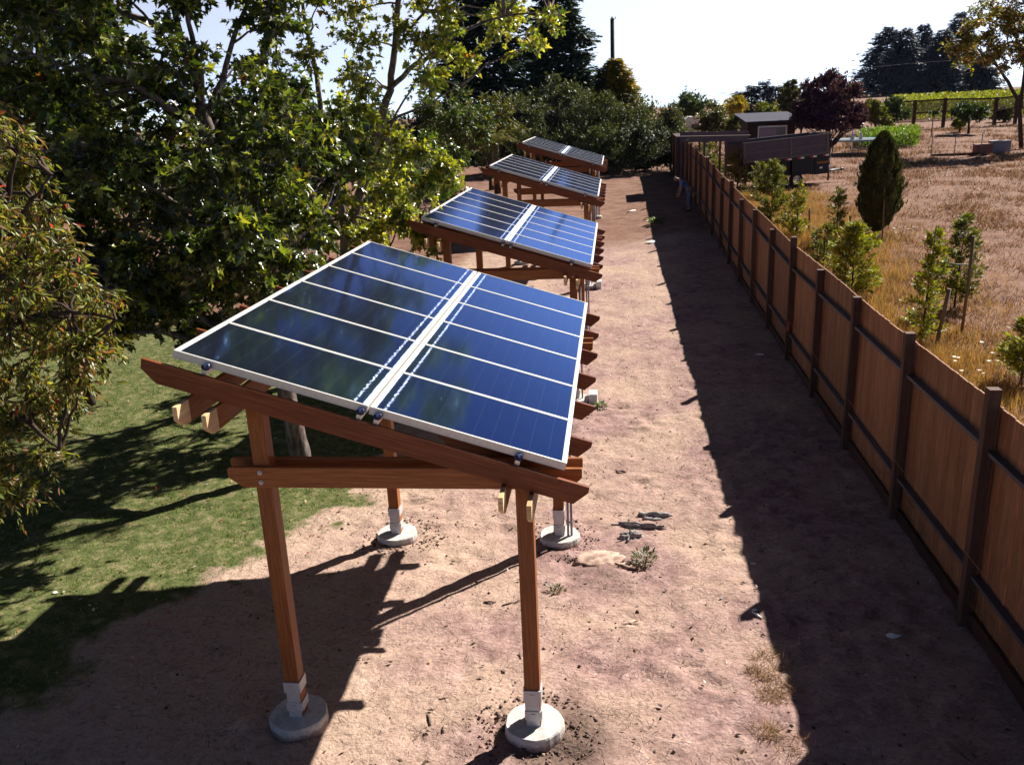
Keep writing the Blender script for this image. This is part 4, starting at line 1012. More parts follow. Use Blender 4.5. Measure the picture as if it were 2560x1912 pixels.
# garden fence with lattice
GF = [(2215, 292, 272, 255), (2284, 302, 268, 254), (2357, 316, 266, 249), (2484, 318, 258, 247), (2536, 315, 250, 241), (2620, 315, 250, 238)]
YG = 88.
root = empty('lattice_fence', (0, 0, 0), 'brown garden fence with lattice panels and tall posts before the vineyard', 'fence')
pp = []
for i, (px, yb, ym, yt) in enumerate(GF):
    d = ray(px, yb); x = d.x/d.y*YG; z0 = float(G(x, YG)); zt_ = at(px, yt, YG).z; pp.append((x, z0, at(px, ym, YG).z, zt_))
root.location = (pp[0][0], YG, pp[0][1]); O = root.location
for i, (x, z0, zm, zt_) in enumerate(pp):
    mb = MB(); mb.box(x-.13-O.x, x+.13-O.x, -.13, .13, z0-.2-O.z, zt_+.12-O.z, 2); mb.build('post', M['dark wood'], root)
    if i+1 < len(pp):
        x1, _, zm1, zt1 = pp[i+1]
        for za, zc in ((zt_, zt1), (zt_-1.05, zt1-1.05)):
            mb = MB(); mb.hexa([[[Vector((xx-O.x, yy, z+dz-O.z)) for dz in (-.07, .07)] for yy in (-.05, .05)] for xx, z in ((x+.131, za), (x1-.131, zc))], 0); mb.build('rail', M['dark wood'], root)
        mb = MB(); n = int((x1-x)/.16)
        for k in range(-6, n):
            for s in (1, -1):
                u0 = k*.16/(x1-x); u1 = u0+.98/(x1-x); t0, t1 = (0, 1)
                if u0 < 0: t0 = -u0/(u1-u0); u0 = 0
                if u1 > 1: t1 = 1-(u1-1)/(u1-u0) if u1 > u0 else 1; u1 = 1
                if u1-u0 < .01: continue
                f = lambda u, t: Vector((x+.14+(x1-x-.28)*u-O.x, .012*s, zt_+(zt1-zt_)*u-.97+.9*(t if s > 0 else 1-t)-O.z))
                mb.tube([f(u0, t0), f(u1, t1)], .016, 4, False)
        mb.build('lattice', M['dark wood'], root)

# background planting on the neighbour's side
pl = lambda cols, w_: (lambda n: palette(n, cols, w_))
pur = pl([(.030, .011, .034), (.055, .018, .055), (.11, .045, .095), (.05, .04, .045)], [3, 3, 1.5, .3])
simple_tree('plum_tree', 'rounded dark purple leaved tree behind the trailer', 'tree', None, 2072, 59, 180, 338, 180, 120, OL, 20, 12, .17, pur, M['fineleaf'], tr=.2, rc=.6, shape='dome', up=.7, nrm_up=.2, droop=-.35)
yg = pl([(.09, .11, .02), (.15, .16, .03), (.24, .20, .03)], [3, 3, 1]); ye = pl([(.30, .20, .02), (.42, .30, .03), (.16, .13, .03)], [3, 2, 1.5]); dg = pl([(.03, .05, .018), (.05, .08, .03), (.09, .11, .04)], [3, 3, 1]); ol = pl([(.05, .055, .025), (.09, .09, .04), (.16, .14, .06)], [3, 3, 1])
for nm, lb, px, Y, yt, yb, wp, n, sz, p_, shp in (
    ('garden_tree', 'rounded green tree far beyond the end of the board fence', 1735, 112, 222, 300, 95, 34, .30, dg, 'round'),
    ('garden_tree', 'yellow leaved tree between the distant pines and the shelter', 1838, 100, 238, 300, 75, 26, .26, ye, 'round'),
    ('garden_shrub', 'olive scrubby shrub above the plank shelter', 1790, 78, 262, 335, 110, 34, .22, ol, 'dome'),
    ('garden_shrub', 'grey olive shrub just left of the shed roof', 1850, 72, 282, 340, 70, 20, .2, ol, 'dome'),
    ('garden_shrub', 'yellow green shrub at the far end of the board fence', 1692, 82, 286, 345, 52, 18, .2, yg, 'dome'),
    ('garden_tree', 'small green leafy tree directly behind the shed', 1925, 92, 243, 310, 75, 22, .24, yg, 'round'),
    ('poplar_tree', 'tall narrow olive green tree left of the purple tree', 1972, 86, 178, 320, 55, 34, .22, ol, 'column'),
    ('garden_tree', 'slim grey green tree touching the purple tree on its left', 2003, 84, 186, 320, 50, 30, .22, ol, 'column'),
    ('garden_shrub', 'yellow green bushy shrub right of the purple tree', 2188, 84, 238, 318, 72, 34, .22, pl([(.07, .075, .014), (.12, .12, .02), (.17, .15, .02)], [3, 3, 1]), 'dome'),
    ('garden_shrub', 'dark green shrub at the left end of the lattice fence', 2236, 86, 240, 300, 78, 30, .22, dg, 'dome'),
    ('fruit_tree', 'small dark round fruit tree in front of the lattice fence', 2422, 80, 250, 318, 84, 34, .2, dg, 'round'),
    ('garden_shrub', 'pale green shrub at the foot of the dark fruit tree', 2400, 82, 296, 322, 36, 10, .18, yg, 'dome'),
    ('garden_shrub', 'dark shrub between the two thick posts of the lattice fence', 2508, 92, 262, 312, 60, 20, .22, ol, 'dome')):
    simple_tree(nm, lb, 'shrub' if 'shrub' in nm else 'tree', 'planting beyond the field' , px, Y, yt, yb, wp, n, OL, 16, 10, sz, p_, M['fineleaf'], shape=shp, tr=.12, twigs=False, up=.4, nrm_up=.4)
# young tree with a stake
simple_tree('young_tree', 'tiny young tree on a thin pale stem in front of the lattice fence', 'tree', None, 2333, 78, 270, 288, 26, 6, OL, 9, 8, .16, dg, M['fineleaf'], tr=.05, twigs=False)
# orange and green tree, top right
oy = pl([(.07, .09, .02), (.15, .16, .03), (.40, .28, .03), (.46, .20, .05)], [3, 2.5, 2.6, 1.4])
YO = 66.; bo = at(2560, 318, YO); bo.z = float(G(bo.x, YO))
T = lambda *l: [tuple(at(x, y, YO)) for (x, y) in l]
sko = [[tuple(bo)]+T((2548, 255), (2520, 205), (2492, 165), (2470, 120)), T((2552, 270), (2562, 180), (2568, 90), (2560, 10)), T((2492, 165), (2440, 120), (2400, 95)), T((2562, 180), (2610, 90), (2640, 20))]
clo = []
for px in np.arange(2380, 2720, 25):
    for py in np.arange(-30, 185, 24):
        lim = np.interp(px, [2370, 2400, 2440, 2500, 2560, 2640, 2700], [112, 75, 38, 0, -40, -30, 20]); low = np.interp(px, [2370, 2400, 2440, 2500, 2560, 2700], [128, 150, 182, 165, 185, 170])
        if lim < py < low and rng.random() < .97: clo.append((tuple(at(px+rng.uniform(-14, 14), py+rng.uniform(-14, 14), YO+rng.uniform(-2, 2))), (.68)*rng.uniform(.7, 1.3)))
grown_tree('maple_tree', 'spreading tree turning orange and yellow at the upper right corner', 'tree', None, tuple(bo), sko, [[.16, .13, .11, .08, .04], [.13, .10, .06, .03], [.09, .06, .03], [.1, .06, .03]], clo, OL, 22, 12, .2, oy, M['fineleaf'], M['bark dark'], twigs=False)

# garden crops, vineyard: uncountable
def scatter_leaves(name, label, cat, n, fx, size, pal, mat, leaf=OL, up=1., h=.5, nrm=.5):
    x, y = fx(n); n = len(x); z = G(x, y)+rng.random(n)**.8*h
    q = unit(n); q[:, 2] = np.abs(q[:, 2])*up+.2; nn = unit(n); nn[:, 2] += nrm
    o = cloud(name, leaf[0], leaf[1], np.stack([x, y, z], 1), q, nn, size*rng.uniform(.6, 1.3, n), pal(n), mat)
    return tag(o, label, cat, kind='stuff')
def band(px0, px1, Y0, Y1):
    a0, a1 = ray(px0, 300), ray(px1, 300)
    def f(n): y = rng.uniform(Y0, Y1, n); k0, k1_ = a0.x/a0.y, a1.x/a1.y; return y*(k0+(k1_-k0)*rng.random(n)), y
    return f
scatter_leaves('crops', 'bright green vegetable leaves growing beside the purple tree', 'crops', 5200, band(2150, 2300, 70, 77), .24, pl([(.10, .17, .03), (.16, .24, .05), (.22, .25, .05)], [3, 3, 1]), M['fineleaf'], h=1.1, up=1.2)
def vf(n):
    row = rng.integers(0, 9, n); y = 99+row*2.6+rng.normal(0, .22, n); a0, a1 = ray(2230, 300), ray(2640, 300)
    return y*(a0.x/a0.y+(a1.x/a1.y-a0.x/a0.y)*rng.random(n)), y
scatter_leaves('vines', 'rows of yellow green grapevines on the rise behind the lattice fence', 'vineyard', 26000, vf, .3, pl([(.16, .19, .03), (.26, .27, .04), (.36, .32, .05)], [3, 3, 2]), M['fineleaf'], h=1.9)

# columnar cypress in the dry field
g0 = ground_at(2190, 590); top = at(2190, 335, g0.y); H = top.z-g0.z; root = empty('column_cypress', tuple(g0), 'dark spindle shaped cypress standing alone in the dry field', 'tree')
mb = MB(); mb.tube([(0, 0, -.1), (0, 0, H*.5)], [.07, .03], 7)
for k in range(10):
    a = 2*math.pi*k/10; mb.tube([(0, 0, 0), (.12*math.cos(a), .12*math.sin(a), .35), (.3*math.cos(a), .3*math.sin(a), 1.1)], [.025, .02, .01], 5, False)
mb.build('trunk', M['bark dark'], root)
n = 15000; h = rng.random(n); az = rng.uniform(0, 2*math.pi, n); W = 104/F_PX*g0.y/2-.12
prof = np.interp(h, [0, .08, .2, .35, .55, .75, .9, 1], [.12, .5, .84, 1, .95, .72, .45, .06])*W*(1+.13*np.sin(az*5+h*6)+.11*np.sin(az*9-h*17)+.10*np.sin(h*31+az*2))*np.where(rng.random(n) < .06, 1.16, 1)
rr = prof*(1-rng.random(n)**2.5*.55); P_ = np.stack([rr*np.cos(az), rr*np.sin(az), .12+h*(H-.18)], 1)
A_ = np.stack([np.cos(az)*.35, np.sin(az)*.35, np.ones(n)], 1)+unit(n)*.25; N_ = np.stack([np.cos(az), np.sin(az), np.full(n, .2)], 1)+unit(n)*.4
cloud('crown', SPRAY, SPRAY_F, P_, A_, N_, .17*rng.uniform(.6, 1.3, n), palette(n, [(.028, .036, .010), (.05, .056, .013), (.10, .09, .02)], [3, 3, 1]), M['fineleaf'], root)

# young redwoods along the fence
def sapling(px, pyb, pyt, wpx, label, dens=1., lean=0., gold=False, double=False, ybase=None):
    g0 = ground_at(px, pyb); 
    top = at(px, pyt, g0.y); H = top.z-g0.z; W = wpx/F_PX*g0.y/2/math.cos(.25)
    root = empty('redwood_sapling', tuple(g0), label, 'sapling', 'young redwoods planted behind the board fence')
    mb = MB(); tr_ = [(0, 0, -.05), (lean*.5, 0, H*.5), (lean, 0, H)]; mb.tube(tr_, [.03, .02, .006], 6)
    P_, A_, N_ = [], [], []
    nb = int(40*dens*max(H, 1.2))
    for i in range(nb):
        h = .06+.92*rng.random(); az = rng.uniform(0, 2*math.pi); env = np.interp(h, [0, .12, .3, .6, .85, 1], [.75, 1, .9, .7, .42, .08])
        env *= .55+.6*(vnoise(np.array([h*9.+px]), np.array([round(az*1.2)*1.]), 1., 5)[0])
        L = max(.1, W*env*1.25); el = rng.uniform(.15, .75); dv = np.array([math.cos(az)*math.cos(el), math.sin(az)*math.cos(el), math.sin(el)])
        o_ = np.array([lean*h, 0, h*H]); k = int(14+L*70); t = rng.uniform(.15, 1, k)
        if i % 2 == 0: mb.tube([tuple(o_), tuple(o_+dv*L*.95)], [.008, .003], 3, False)
        sd = unit(k); P_.append(o_+dv*(t*L)[:, None]+sd*.03); A_.append(dv*1.0+sd*.8+np.array([0, 0, .15])); q = unit(k)*.7; q[:, 2] += .7; N_.append(q)
    mb.build('trunk', M['bark dark'], root); P_ = np.concatenate(P_); n = len(P_)
    cloud('foliage', SPRAY, SPRAY_F, P_, np.concatenate(A_), np.concatenate(N_), .085*rng.uniform(.6, 1.4, n), palette(n, [(.06, .075, .02), (.12, .13, .028), (.22, .21, .035)] if not gold else [(.11, .13, .02), (.21, .21, .03), (.34, .30, .035)], [2.5, 3, 2]), M['fineleaf'], root)
sapling(1843, 476, 376, 90, 'young redwood near the back wheel of the trailer', .9)
sapling(1785, 440, 385, 50, 'small dim sapling behind the fence left of the trailer', .8)
sapling(1900, 500, 405, 70, 'narrow sapling in front of the trailer wheel', .8)
sapling(1926, 590, 396, 96, 'broad young redwood in front of the dump trailer', 1.15)
sapling(1990, 600, 455, 70, 'thin light sapling beside the broad one before the trailer', .8, gold=True)
sapling(2090, 600, 470, 56, 'pale narrow pointed sapling beyond the bushy bright one', .7)
sapling(2057, 680, 560, 90, 'dim low sapling just left of the bushy bright one', .9)
sapling(2128, 742, 562, 150, 'bushy bright yellow green young redwood behind the fence middle', 1.5, gold=True)
sapling(2302, 858, 566, 105, 'tall thin sapling beside the leaning stake', .75, lean=.08, gold=True)
sapling(2385, 770, 536, 110, 'upright young redwood tied to the straight stake', .95, lean=.05)
sapling(2552, 960, 790, 120, 'young redwood cut by the right edge of the picture', 1.2, gold=True)
sapling(1770, 425, 345, 60, 'young tree seen against the plank shelter', .7)
# stakes
GS = 'round stakes beside the young redwoods'
for (pb, pt, r, lb) in (((2403, 838), (2434, 590), .035, 'straight round stake right of the upright sapling'), ((2338, 868), (2373, 722), .045, 'leaning thick stake with a pale sawn top'), ((2021, 590), (2024, 521), .03, 'short stake beside the broad young redwood'), ((2124, 600), (2125, 540), .03, 'short stake behind the bushy bright sapling'), ((2205, 600), (2213, 446), .028, 'thin tall stake against the dark spindle cypress')):
    g0 = ground_at(*pb); tp = at(pt[0], pt[1], g0.y)-g0; mb = MB(); mb.tube([(0, 0, -.1), tuple(tp*.5+Vector((.01, 0, 0))), tuple(tp)], [r, r, r*1.05], 10); o = mb.build('round_stake', M['stake']); o.location = g0; tag(o, lb, 'stake', GS)
for (a, b_, lb) in (((2352, 655), (2425, 662), 'dark strap tying the upright sapling to its stake'), ((2320, 812), (2346, 826), 'dark strap tying the tall thin sapling to the leaning stake')):
    Yq = ground_at(2385, 800).y; mb = MB(); A0, B0 = at(*a, Yq), at(*b_, Yq); mb.tube([A0, A0.lerp(B0, .5)+Vector((0, 0, -.02)), B0], .012, 5); tag(mb.build('tree_strap', M['black']), lb, 'strap')

# ---------------------------------------------------------------- grass
def blades(name, label, cat, x, y, size, pal, mat, lean=.5, wid=1., h0=0., tmpl=(BLADE, BLADE_F), kind='stuff'):
    n = len(x); P_ = np.stack([x, y, G(x, y)+(fbm(x, y, .9, 40, 4)-.5)*.07*(1-sstep(22, 45, y))+h0-.01], 1)
    A_ = rng.normal(0, lean, (n, 3)); A_[:, 2] = 1; N_ = unit(n); N_[:, 2] *= .2
    o = cloud(name, tmpl[0], tmpl[1], P_, A_, N_, size, pal(n), mat, wid=np.full(n, wid) if np.isscalar(wid) else wid); return tag(o, label, cat, kind=kind)
n = 150000; x = rng.uniform(-12, -3.4, n); y = 4.5+19*rng.random(n)**1.25; k = (rng.random(n) < lawn_mask(x, y)*(.35+.9*fbm(x, y, .5, 77)))
x, y = x[k], y[k]
blades('lawn', 'short green lawn left of the nearest pergola', 'lawn', x, y, .045*rng.uniform(.5, 1.5, len(x)), pl([(.055, .10, .018), (.10, .16, .03), (.19, .22, .06), (.30, .25, .12)], [3, 3, 1.6, 1.0]), M['grass'], lean=.75, wid=3.2)
# golden tall grass by the fence
n = 190000; y = 7+38*rng.random(n)**1.35; x = FX+.12+np.abs(rng.normal(0, 2.0, n))*(.9+.02*y)+.05; dn = fbm(x, y, 1.2, 31); k = rng.random(n) < np.clip(dn*2.4-.5, .08, 1); x, y, dn = x[k], y[k], dn[k]
blades('tall_grass', 'tall golden dry grass along the back of the board fence', 'grass', x, y, (.16+.50*dn*np.exp(-(x-FX)/4.5))*rng.uniform(.6, 1.3, len(x)), pl([(.34, .20, .060), (.46, .29, .09), (.18, .10, .04), (.20, .19, .05)], [3, 3, 1.5, .8]), M['straw'], lean=.28, wid=.75)
# short dry tufts on the field
n = 230000; y = 8+80*rng.random(n)**1.5; x = FX+.3+(y*.47+4)*rng.random(n); dn = fbm(x, y, 1.6, 33, 4); k = (rng.random(n) < np.clip(dn*2.6-.75, .05, 1)); x, y, dn = x[k], y[k], dn[k]
blades('dry_grass', 'short dry straw coloured grass over the open field', 'grass', x, y, (.05+.13*dn)*rng.uniform(.6, 1.4, len(x))*(1+y*.012), pl([(.23, .135, .085), (.33, .22, .14), (.12, .062, .042), (.14, .11, .05), (.17, .09, .055)], [3, 1.6, 2, .6, 2]), M['straw'], lean=.7, wid=1.3+y*.03)
# straw and litter lying flat on the dirt yard
n = 42000; y = 5+30*rng.random(n)**1.3; x = rng.uniform(-5, 3.7, n); dn = fbm(x, y, .8, 35); k = rng.random(n) < np.clip(dn*2.4-.8, .02, 1); x, y = x[k], y[k]
def flatbits(name, label, cat, x, y, sz, pal, mat, tm=(BLADE, BLADE_F), wid=1.3, lift=.012):
    n = len(x); zz = G(x, y)+(fbm(x, y, .9, 40, 4)-.5)*.07*(1-sstep(22, 45, y))+(fbm(x, y, .22, 50, 3)-.5)*.055*(1-sstep(22, 45, y))+lift
    A_ = unit(n); A_[:, 2] = np.abs(A_[:, 2])*.25; N_ = unit(n)*.3; N_[:, 2] += 1
    return tag(cloud(name, tm[0], tm[1], np.stack([x, y, zz], 1), A_, N_, sz, pal(n), mat, wid=np.full(n, wid)), label, cat, kind='stuff')
flatbits('straw_litter', 'scattered straw and bark shreds on the dirt yard', 'litter', x, y, .05*rng.uniform(.4, 1.8, len(x)), pl([(.08, .055, .05), (.18, .13, .11), (.38, .30, .24), (.04, .028, .025)], [3, 2, 1.2, 3]), M['straw'])
n = 520; x = rng.uniform(-10.5, -4, n); y = 6+13*rng.random(n)
flatbits('fallen_leaves', 'scattered fallen red and tan leaves on the lawn', 'leaves', x, y, .062*rng.uniform(.5, 1.3, n), pl([(.34, .05, .03), (.45, .33, .22), (.25, .14, .07), (.55, .48, .42)], [1, 2, 2, 1.0]), M['leaf3'], OL, 1., .02)
n = 700; x = rng.uniform(-4.5, 3.6, n); y = 5+14*rng.random(n)
flatbits('yard_scraps', 'small dead leaves and chips over the dirt yard', 'litter', x, y, .05*rng.uniform(.5, 1.5, n), pl([(.12, .08, .06), (.4, .33, .27), (.05, .035, .03)], [3, 1.6, 2]), M['leaf3'], OL, 1., .015)
n = 5200; x = rng.uniform(-4.8, 3.7, n); y = 4.6+22*rng.random(n)**1.3; dn = fbm(x, y, .8, 91); k = rng.random(n) < np.clip(dn*5-2.5, .01, 1); x, y = x[k], y[k]
aa = rng.uniform(0, 2*math.pi, 900); rr_ = rng.uniform(.27, .62, 900); q3 = rng.integers(0, 3, 900); cxs = np.array([-.77, -.77, -2.98])[q3]; cys = np.array([6.64, 10.57, 10.57])[q3]
x = np.concatenate([x, cxs+rr_*np.cos(aa)]); y = np.concatenate([y, cys+rr_*np.sin(aa)])
CL_V = [(.5, 0, 0), (0, .45, .05), (-.45, .05, 0), (0, -.5, 0), (.05, .02, .42), (0, 0, -.3)]; CL_F = [(0, 1, 4), (1, 2, 4), (2, 3, 4), (3, 0, 4), (1, 0, 5), (2, 1, 5), (3, 2, 5), (0, 3, 5)]
flatbits('soil_crumbs', 'small dry soil crumbs and pebbles over the dirt yard', 'soil', x, y, .026*np.exp(np.clip(rng.normal(0, .5, len(x)), -1.2, .75)), pl([(.15, .09, .08), (.26, .17, .15), (.36, .27, .22), (.07, .045, .04)], [3, 3, 1, 2]), M['straw'], (CL_V, CL_F), 1.0, .004)
# seeding white flower heads in the field
n = 90; cx_ = [(ground_at(px, py)) for px, py in ((2240, 600), (2262, 603), (2480, 440), (2460, 430), (2420, 920), (2500, 945), (2440, 955), (2380, 455), (2330, 470))]
x = np.concatenate([rng.normal(c_.x, .35, 5) for c_ in cx_]); y = np.concatenate([rng.normal(c_.y, .5, 5) for c_ in cx_])
P_ = np.stack([x, y, G(x, y)+rng.uniform(.2, .5, len(x))], 1); A_ = unit(len(x)); A_[:, 2] = 0; N_ = unit(len(x))*.2; N_[:, 2] += 1
tag(cloud('flower_heads', OVAL, OVAL_F, P_, A_, N_, .10*rng.uniform(.7, 1.2, len(x)), palette(len(x), [(.75, .75, .68)], [1]), M['straw'], wid=np.full(len(x), 1.6)), 'small white flower heads dotted in the dry field grass', 'flowers', kind='stuff')

# ---------------------------------------------------------------- things lying on the yard
def surf(x, y): return float(G(x, y)+(fbm(np.array(x), np.array(y), .9, 40, 4)-.5)*.07*(1-sstep(22, 45, y))+(fbm(np.array(x), np.array(y), .22, 50, 3)-.5)*.055)
def rock(name, label, cat, px, py, a, b_, h, m, seed, rot=0., crump=.25, n=26, group=None):
    g0 = ground_at(px, py); g0.z = surf(g0.x, g0.y); mb = MB(); r = np.random.default_rng(seed); T_ = r.normal(size=(5, 3))
    rows = 8
    for i in range(rows+1):
        ph = math.pi*.5*i/rows
        for k in range(n):
            th = 2*math.pi*k/n; v = np.array([math.cos(th)*math.cos(ph), math.sin(th)*math.cos(ph), math.sin(ph)])
            w_ = 1+crump*sum(math.sin(3.1*(j+1)*float(T_[j]@v)+j*1.7+seed)/(j+1.5) for j in range(5))
            x, y, z = v[0]*a*w_, v[1]*b_*w_, v[2]**.8*h*w_
            mb.v.append((x*math.cos(rot)-y*math.sin(rot), x*math.sin(rot)+y*math.cos(rot), max(z, 0)-.02))
    for i in range(rows):
        for k in range(n): k2 = (k+1) % n; mb.face([i*n+k, i*n+k2, (i+1)*n+k2, (i+1)*n+k], None, True)
    o = mb.build(name, M[m]); o.location = g0; return tag(o, label, cat, group)
rock('flat_rock', 'broad flat pinkish rock slab lying by the right rear footing', 'rock', 1498, 1396, .33, .20, .06, 'stone', 3, .1, .2)
rock('flat_rock', 'small pale stone in front of the weed clump on open dirt', 'rock', 1578, 1562, .15, .08, .05, 'stone', 5, .2, .25)
rock('dirt_clod', 'low dirt clod beside the flat rock slab', 'clod', 1570, 1410, .18, .08, .04, 'stone', 8, .0, .3)
rock('dirt_clod', 'small brown clod in the middle of the path', 'clod', 1556, 1176, .10, .06, .04, 'twig', 9, .0, .35)
rock('grey_rag', 'crumpled grey cloth, uppermost of the three rags on the dirt', 'rag', 1635, 1292, .19, .09, .07, 'rag', 11, -.1, .45, 40)
rock('grey_rag', 'long twisted grey cloth, middle one of the three rags', 'rag', 1600, 1318, .30, .05, .06, 'rag', 12, -.12, .5, 40)
rock('grey_rag', 'lumpy dark grey cloth, lowest of the three rags', 'rag', 1575, 1346, .14, .10, .08, 'rag', 13, .3, .45, 40)
def weed(px, py, r, n, size, label, pal, leaf=LL, h=.12):
    g0 = ground_at(px, py); g0.z = surf(g0.x, g0.y); az = rng.uniform(0, 2*math.pi, n); rr = r*np.sqrt(rng.random(n)); P_ = np.stack([rr*np.cos(az), rr*np.sin(az)*.8, rng.random(n)*h], 1)
    A_ = np.stack([np.cos(az), np.sin(az), rng.uniform(.2, 1.2, n)], 1); N_ = unit(n)*.5; N_[:, 2] += 1
    root = empty('weed', tuple(g0), label, 'weed'); mb = MB()
    for k in range(6): a = k; mb.tube([(0, 0, -.02), (r*.6*math.cos(a), r*.6*math.sin(a), h*.8)], [.005, .003], 4, False)
    mb.build('stems', M['twig'], root); cloud('leaves', leaf[0], leaf[1], P_, A_, N_, size*rng.uniform(.6, 1.4, n), pal(n), M['leaf3'], root)
wg = pl([(.03, .06, .018), (.06, .11, .03), (.14, .18, .07)], [2, 3, 1])
weed(1612, 1404, .15, 200, .050, 'leafy green weed clump right of the flat rock slab', wg)
weed(1502, 1020, .10, 60, .08, 'small green weed beside the pergola edge on the path', wg, h=.08)
weed(1390, 1478, .10, 60, .05, 'faint olive weed left of the flat rock slab', pl([(.07, .08, .03), (.13, .13, .05)], [1, 1]), h=.05)
weed(1640, 560, .30, 120, .15, 'small olive weed at the edge of the fence shadow far down the yard', wg, h=.2)
dry_ = pl([(.30, .20, .12), (.42, .30, .19), (.20, .12, .07)], [2, 2, 1])
for i, (px, py, r) in enumerate(((1935, 1655, .22), (1962, 1720, .20), (1930, 1745, .14), (1985, 1870, .18), (1915, 1830, .12), (1900, 1685, .12))):
    g0 = ground_at(px, py); n = 260; az = rng.uniform(0, 2*math.pi, n); rr = r*np.sqrt(rng.random(n)); P_ = np.stack([rr*np.cos(az), rr*np.sin(az), np.full(n, surf(g0.x, g0.y)-g0.z-.01)], 1)
    A_ = rng.normal(0, 1., (n, 3)); A_[:, 2] = np.abs(A_[:, 2])*.5+.12; N_ = unit(n)
    o = cloud('dry_grass_tuft', BLADE, BLADE_F, P_, A_, N_, .14*rng.uniform(.5, 1.3, n), dry_(n), M['straw'], wid=np.full(n, .7)); o.location = g0
    tag(o, ['largest dry straw tuft on the edge of the fence shadow', 'dry straw tuft just below the largest one by the shadow edge', 'small dry tuft left of the second straw tuft', 'dry straw tuft nearest to the camera by the fence shadow', 'faint dry tuft on open dirt near the nearest tuft', 'faint dry tuft left of the largest straw tuft'][i], 'grass tuft', 'dry straw tufts by the fence shadow')
def stick(px, py, L, ang, r, label, m='twig', bend=.1):
    g0 = ground_at(px, py); g0.z = surf(g0.x, g0.y)+r*.8; dx, dy = math.cos(ang)*L/2, math.sin(ang)*L/2
    mb = MB(); mb.tube([(-dx, -dy, 0), (bend*dy, -bend*dx, r), (dx, dy, 0)], [r, r*1.1, r*.8], 7); o = mb.build('stick', M[m]); o.location = g0; tag(o, label, 'stick', 'sticks on the dirt yard')
stick(1072, 1798, .17, 1.9, .014, 'short thick grey stick between the two front footings', 'stake')
stick(1108, 1822, .09, 1.7, .009, 'stubby twig right of the thick grey stick', 'stake')
stick(1300, 1645, .12, 1.8, .009, 'twig beside the right front post'); stick(1270, 1512, .16, .6, .008, 'pale twig left of the faint olive weed', 'stake'); stick(1295, 1505, .14, .9, .006, 'thinner pale twig beside the other pale twig', 'stake')
stick(1225, 1508, .14, .1, .010, 'dark twig near the shadow of the rear post'); stick(1112, 1745, .12, .4, .006, 'thin forked looking twig on the dirt above the thick stick'); stick(1095, 1742, .08, -.9, .005, 'tiny dark twig touching the forked looking one')
stick(1578, 530, .9, 1.1, .03, 'white stick lying far down the path', 'white'); stick(1893, 1540, .16, -1.0, .012, 'broken white stick near the edge of the fence shadow', 'white')
stick(2400, 1885, .30, -1.1, .012, 'pale thin strip in the fence shadow near the bottom', 'stake')
def scrap(px, py, s, label):
    g0 = ground_at(px, py); g0.z = surf(g0.x, g0.y)+.01; mb = MB(); k = 7
    mb.v = [(s*math.cos(i*.9)*random.uniform(.5, 1), s*.6*math.sin(i*.9)*random.uniform(.5, 1), random.uniform(0, s*.25)) for i in range(k)]+[(0, 0, s*.3)]
    for i in range(k): mb.face([i, (i+1) % k, k])
    o = mb.build('paper_scrap', M['paper']); o.location = g0; tag(o, label, 'scrap', 'white scraps on the dirt yard')
for px, py, s, lb in ((1900, 888, .13, 'white scrap lying in the middle of the fence shadow'), (2232, 1592, .10, 'greyish scrap deep in the fence shadow'), (1883, 1410, .05, 'tiny white scrap at the shadow edge'), (1628, 607, .30, 'white scrap far along the shadow edge'), (1886, 1530, .05, 'white scrap beside the broken white stick'), (138, 1484, .05, 'small white scrap alone on the lawn')): scrap(px, py, s, lb)

# ---------------------------------------------------------------- person bending in the fence shade
YB = 39.8; f0 = ground_at(1722, 527)
def skin(name, joints, edges, mat, parent, root_i=0, sub=2):
    me = bpy.data.meshes.new(name); me.from_pydata([j[:3] for j in joints], edges, []); o = bpy.data.objects.new(name, me); link(o, parent)
    sk = o.modifiers.new('skin', 'SKIN'); sk.use_smooth_shade = True
    for i, j in enumerate(joints):
        v = me.skin_vertices[0].data[i]; v.radius = (j[3], j[4] if len(j) > 4 else j[3]); v.use_root = (i == root_i)
    s_ = o.modifiers.new('sub', 'SUBSURF'); s_.levels = sub; s_.render_levels = sub; me.materials.append(mat); return o
root = empty('person', (f0.x, f0.y, f0.z), 'person in a blue shirt bending forward in the fence shade', 'person')
# x to the left is where the back bends to
B = [(0, 0, .92, .15, .12), (-.12, 0, 1.10, .135, .12), (-.30, 0, 1.28, .15, .14), (-.42, 0, 1.37, .07), (-.52, -.01, 1.40, .06), (-.60, -.01, 1.40, .105, .10), (-.66, -.01, 1.36, .085),
     (.02, -.10, .86, .095), (-.04, -.11, .48, .065), (.02, -.12, .09, .045), (-.14, -.13, .04, .045, .035),
     (.02, .10, .86, .095), (.02, .12, .48, .065), (.10, .13, .09, .045), (-.06, .14, .04, .045, .035),
     (-.32, -.19, 1.28, .062), (-.36, -.25, 1.00, .045), (-.44, -.20, .76, .032), (-.47, -.19, .68, .035),
     (-.32, .19, 1.28, .062), (-.38, .24, 1.02, .045), (-.48, .18, .80, .032), (-.51, .17, .72, .035)]
E_ = [(0, 1), (1, 2), (2, 3), (3, 4), (4, 5), (5, 6), (0, 7), (7, 8), (8, 9), (9, 10), (0, 11), (11, 12), (12, 13), (13, 14), (2, 15), (15, 16), (16, 17), (17, 18), (2, 19), (19, 20), (20, 21), (21, 22)]
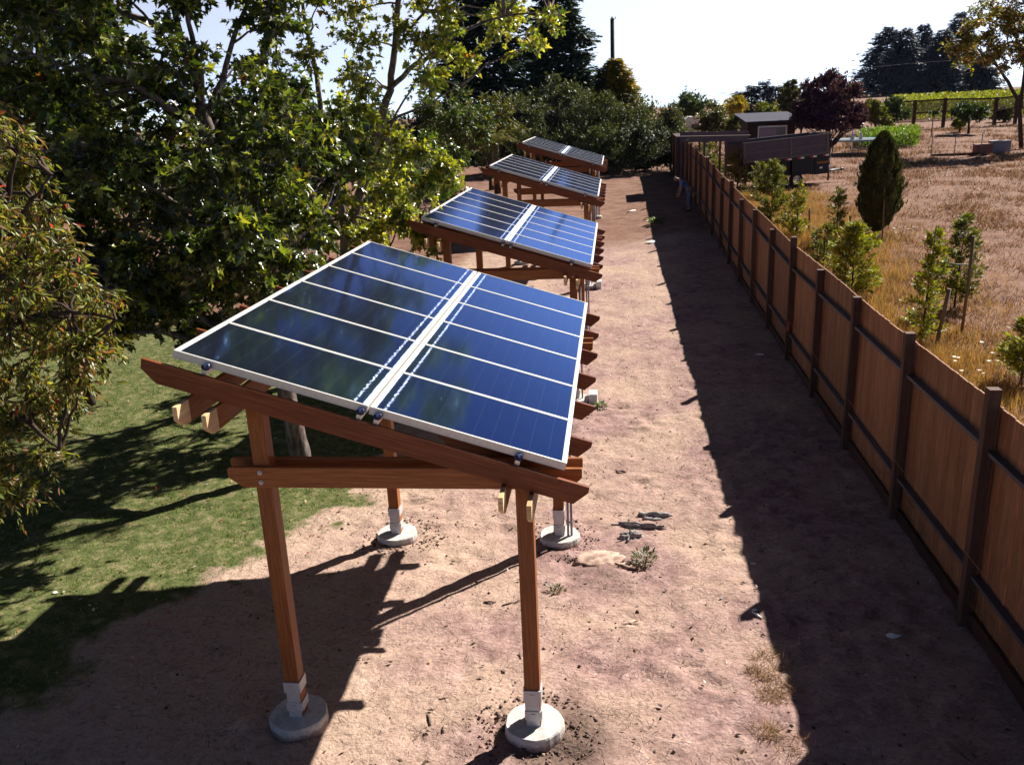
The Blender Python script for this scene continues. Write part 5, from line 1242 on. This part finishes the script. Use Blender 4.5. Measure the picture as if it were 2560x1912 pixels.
for bi, sgn in ((18, -1), (22, 1)):
    w_ = B[bi]
    for k in range(4): B.append((w_[0]-.035-.01*(k == 1), w_[1]+(-.027+.018*k), w_[2]-.055-.008*(k in (1, 2)), .009)); E_.append((bi, len(B)-1)); B.append((w_[0]-.02, w_[1]+(-.024+.016*k), w_[2]-.095, .007)); E_.append((len(B)-2, len(B)-1))
    B.append((w_[0]+.035, w_[1], w_[2]-.04, .009)); E_.append((bi, len(B)-1))
skin('body', B, E_, M['skin'], root)
skin('shirt', [(-.02, 0, .97, .165, .135), (-.12, 0, 1.10, .155, .14), (-.30, 0, 1.28, .17, .16), (-.40, 0, 1.35, .085), (-.32, -.19, 1.28, .082), (-.355, -.235, 1.08, .066), (-.32, .19, 1.28, .082), (-.37, .225, 1.10, .066)], [(0, 1), (1, 2), (2, 3), (2, 4), (4, 5), (2, 6), (6, 7)], M['shirt'], root)
skin('trousers', [(0, 0, .94, .165, .14), (.02, -.10, .84, .11), (-.04, -.11, .48, .082), (.02, -.12, .10, .066), (.02, .10, .84, .11), (.02, .12, .48, .082), (.10, .13, .10, .066)], [(0, 1), (1, 2), (2, 3), (0, 4), (4, 5), (5, 6)], M['trousers'], root)
skin('cap', [(-.575, -.01, 1.44, .105, .10), (-.62, -.01, 1.455, .095, .09), (-.70, -.01, 1.43, .05, .02)], [(0, 1), (1, 2)], M['rag'], root)
for s in (-1, 1):
    mb = MB(); mb.lathe((-.685, s*.035-.01, 1.385), [(.004, -.006), (.010, 0), (.004, .006)], 8); mb.build('eye', M['black'], root)
skin('shoe', [(.04, -.12, .05, .05), (-.16, -.13, .035, .045, .035)], [(0, 1)], M['black'], root); skin('shoe', [(.12, .13, .05, .05), (-.08, .14, .035, .045, .035)], [(0, 1)], M['black'], root)

# ---------------------------------------------------------------- air
hm = bpy.data.materials.new('haze'); hm.use_nodes = True; hn = hm.node_tree; hn.nodes.remove(hn.nodes['Principled BSDF'])
pv = hn.nodes.new('ShaderNodeVolumePrincipled'); pv.inputs['Density'].default_value = 0.00004; pv.inputs['Color'].default_value = (.62, .76, 1, 1); pv.inputs['Anisotropy'].default_value = 0
hn.links.new(pv.outputs[0], hn.nodes['Material Output'].inputs['Volume'])
mb = MB(); mb.box(-3700, 3700, -90, 5200, -45, 260); tag(mb.build('haze', hm), kind='stuff')
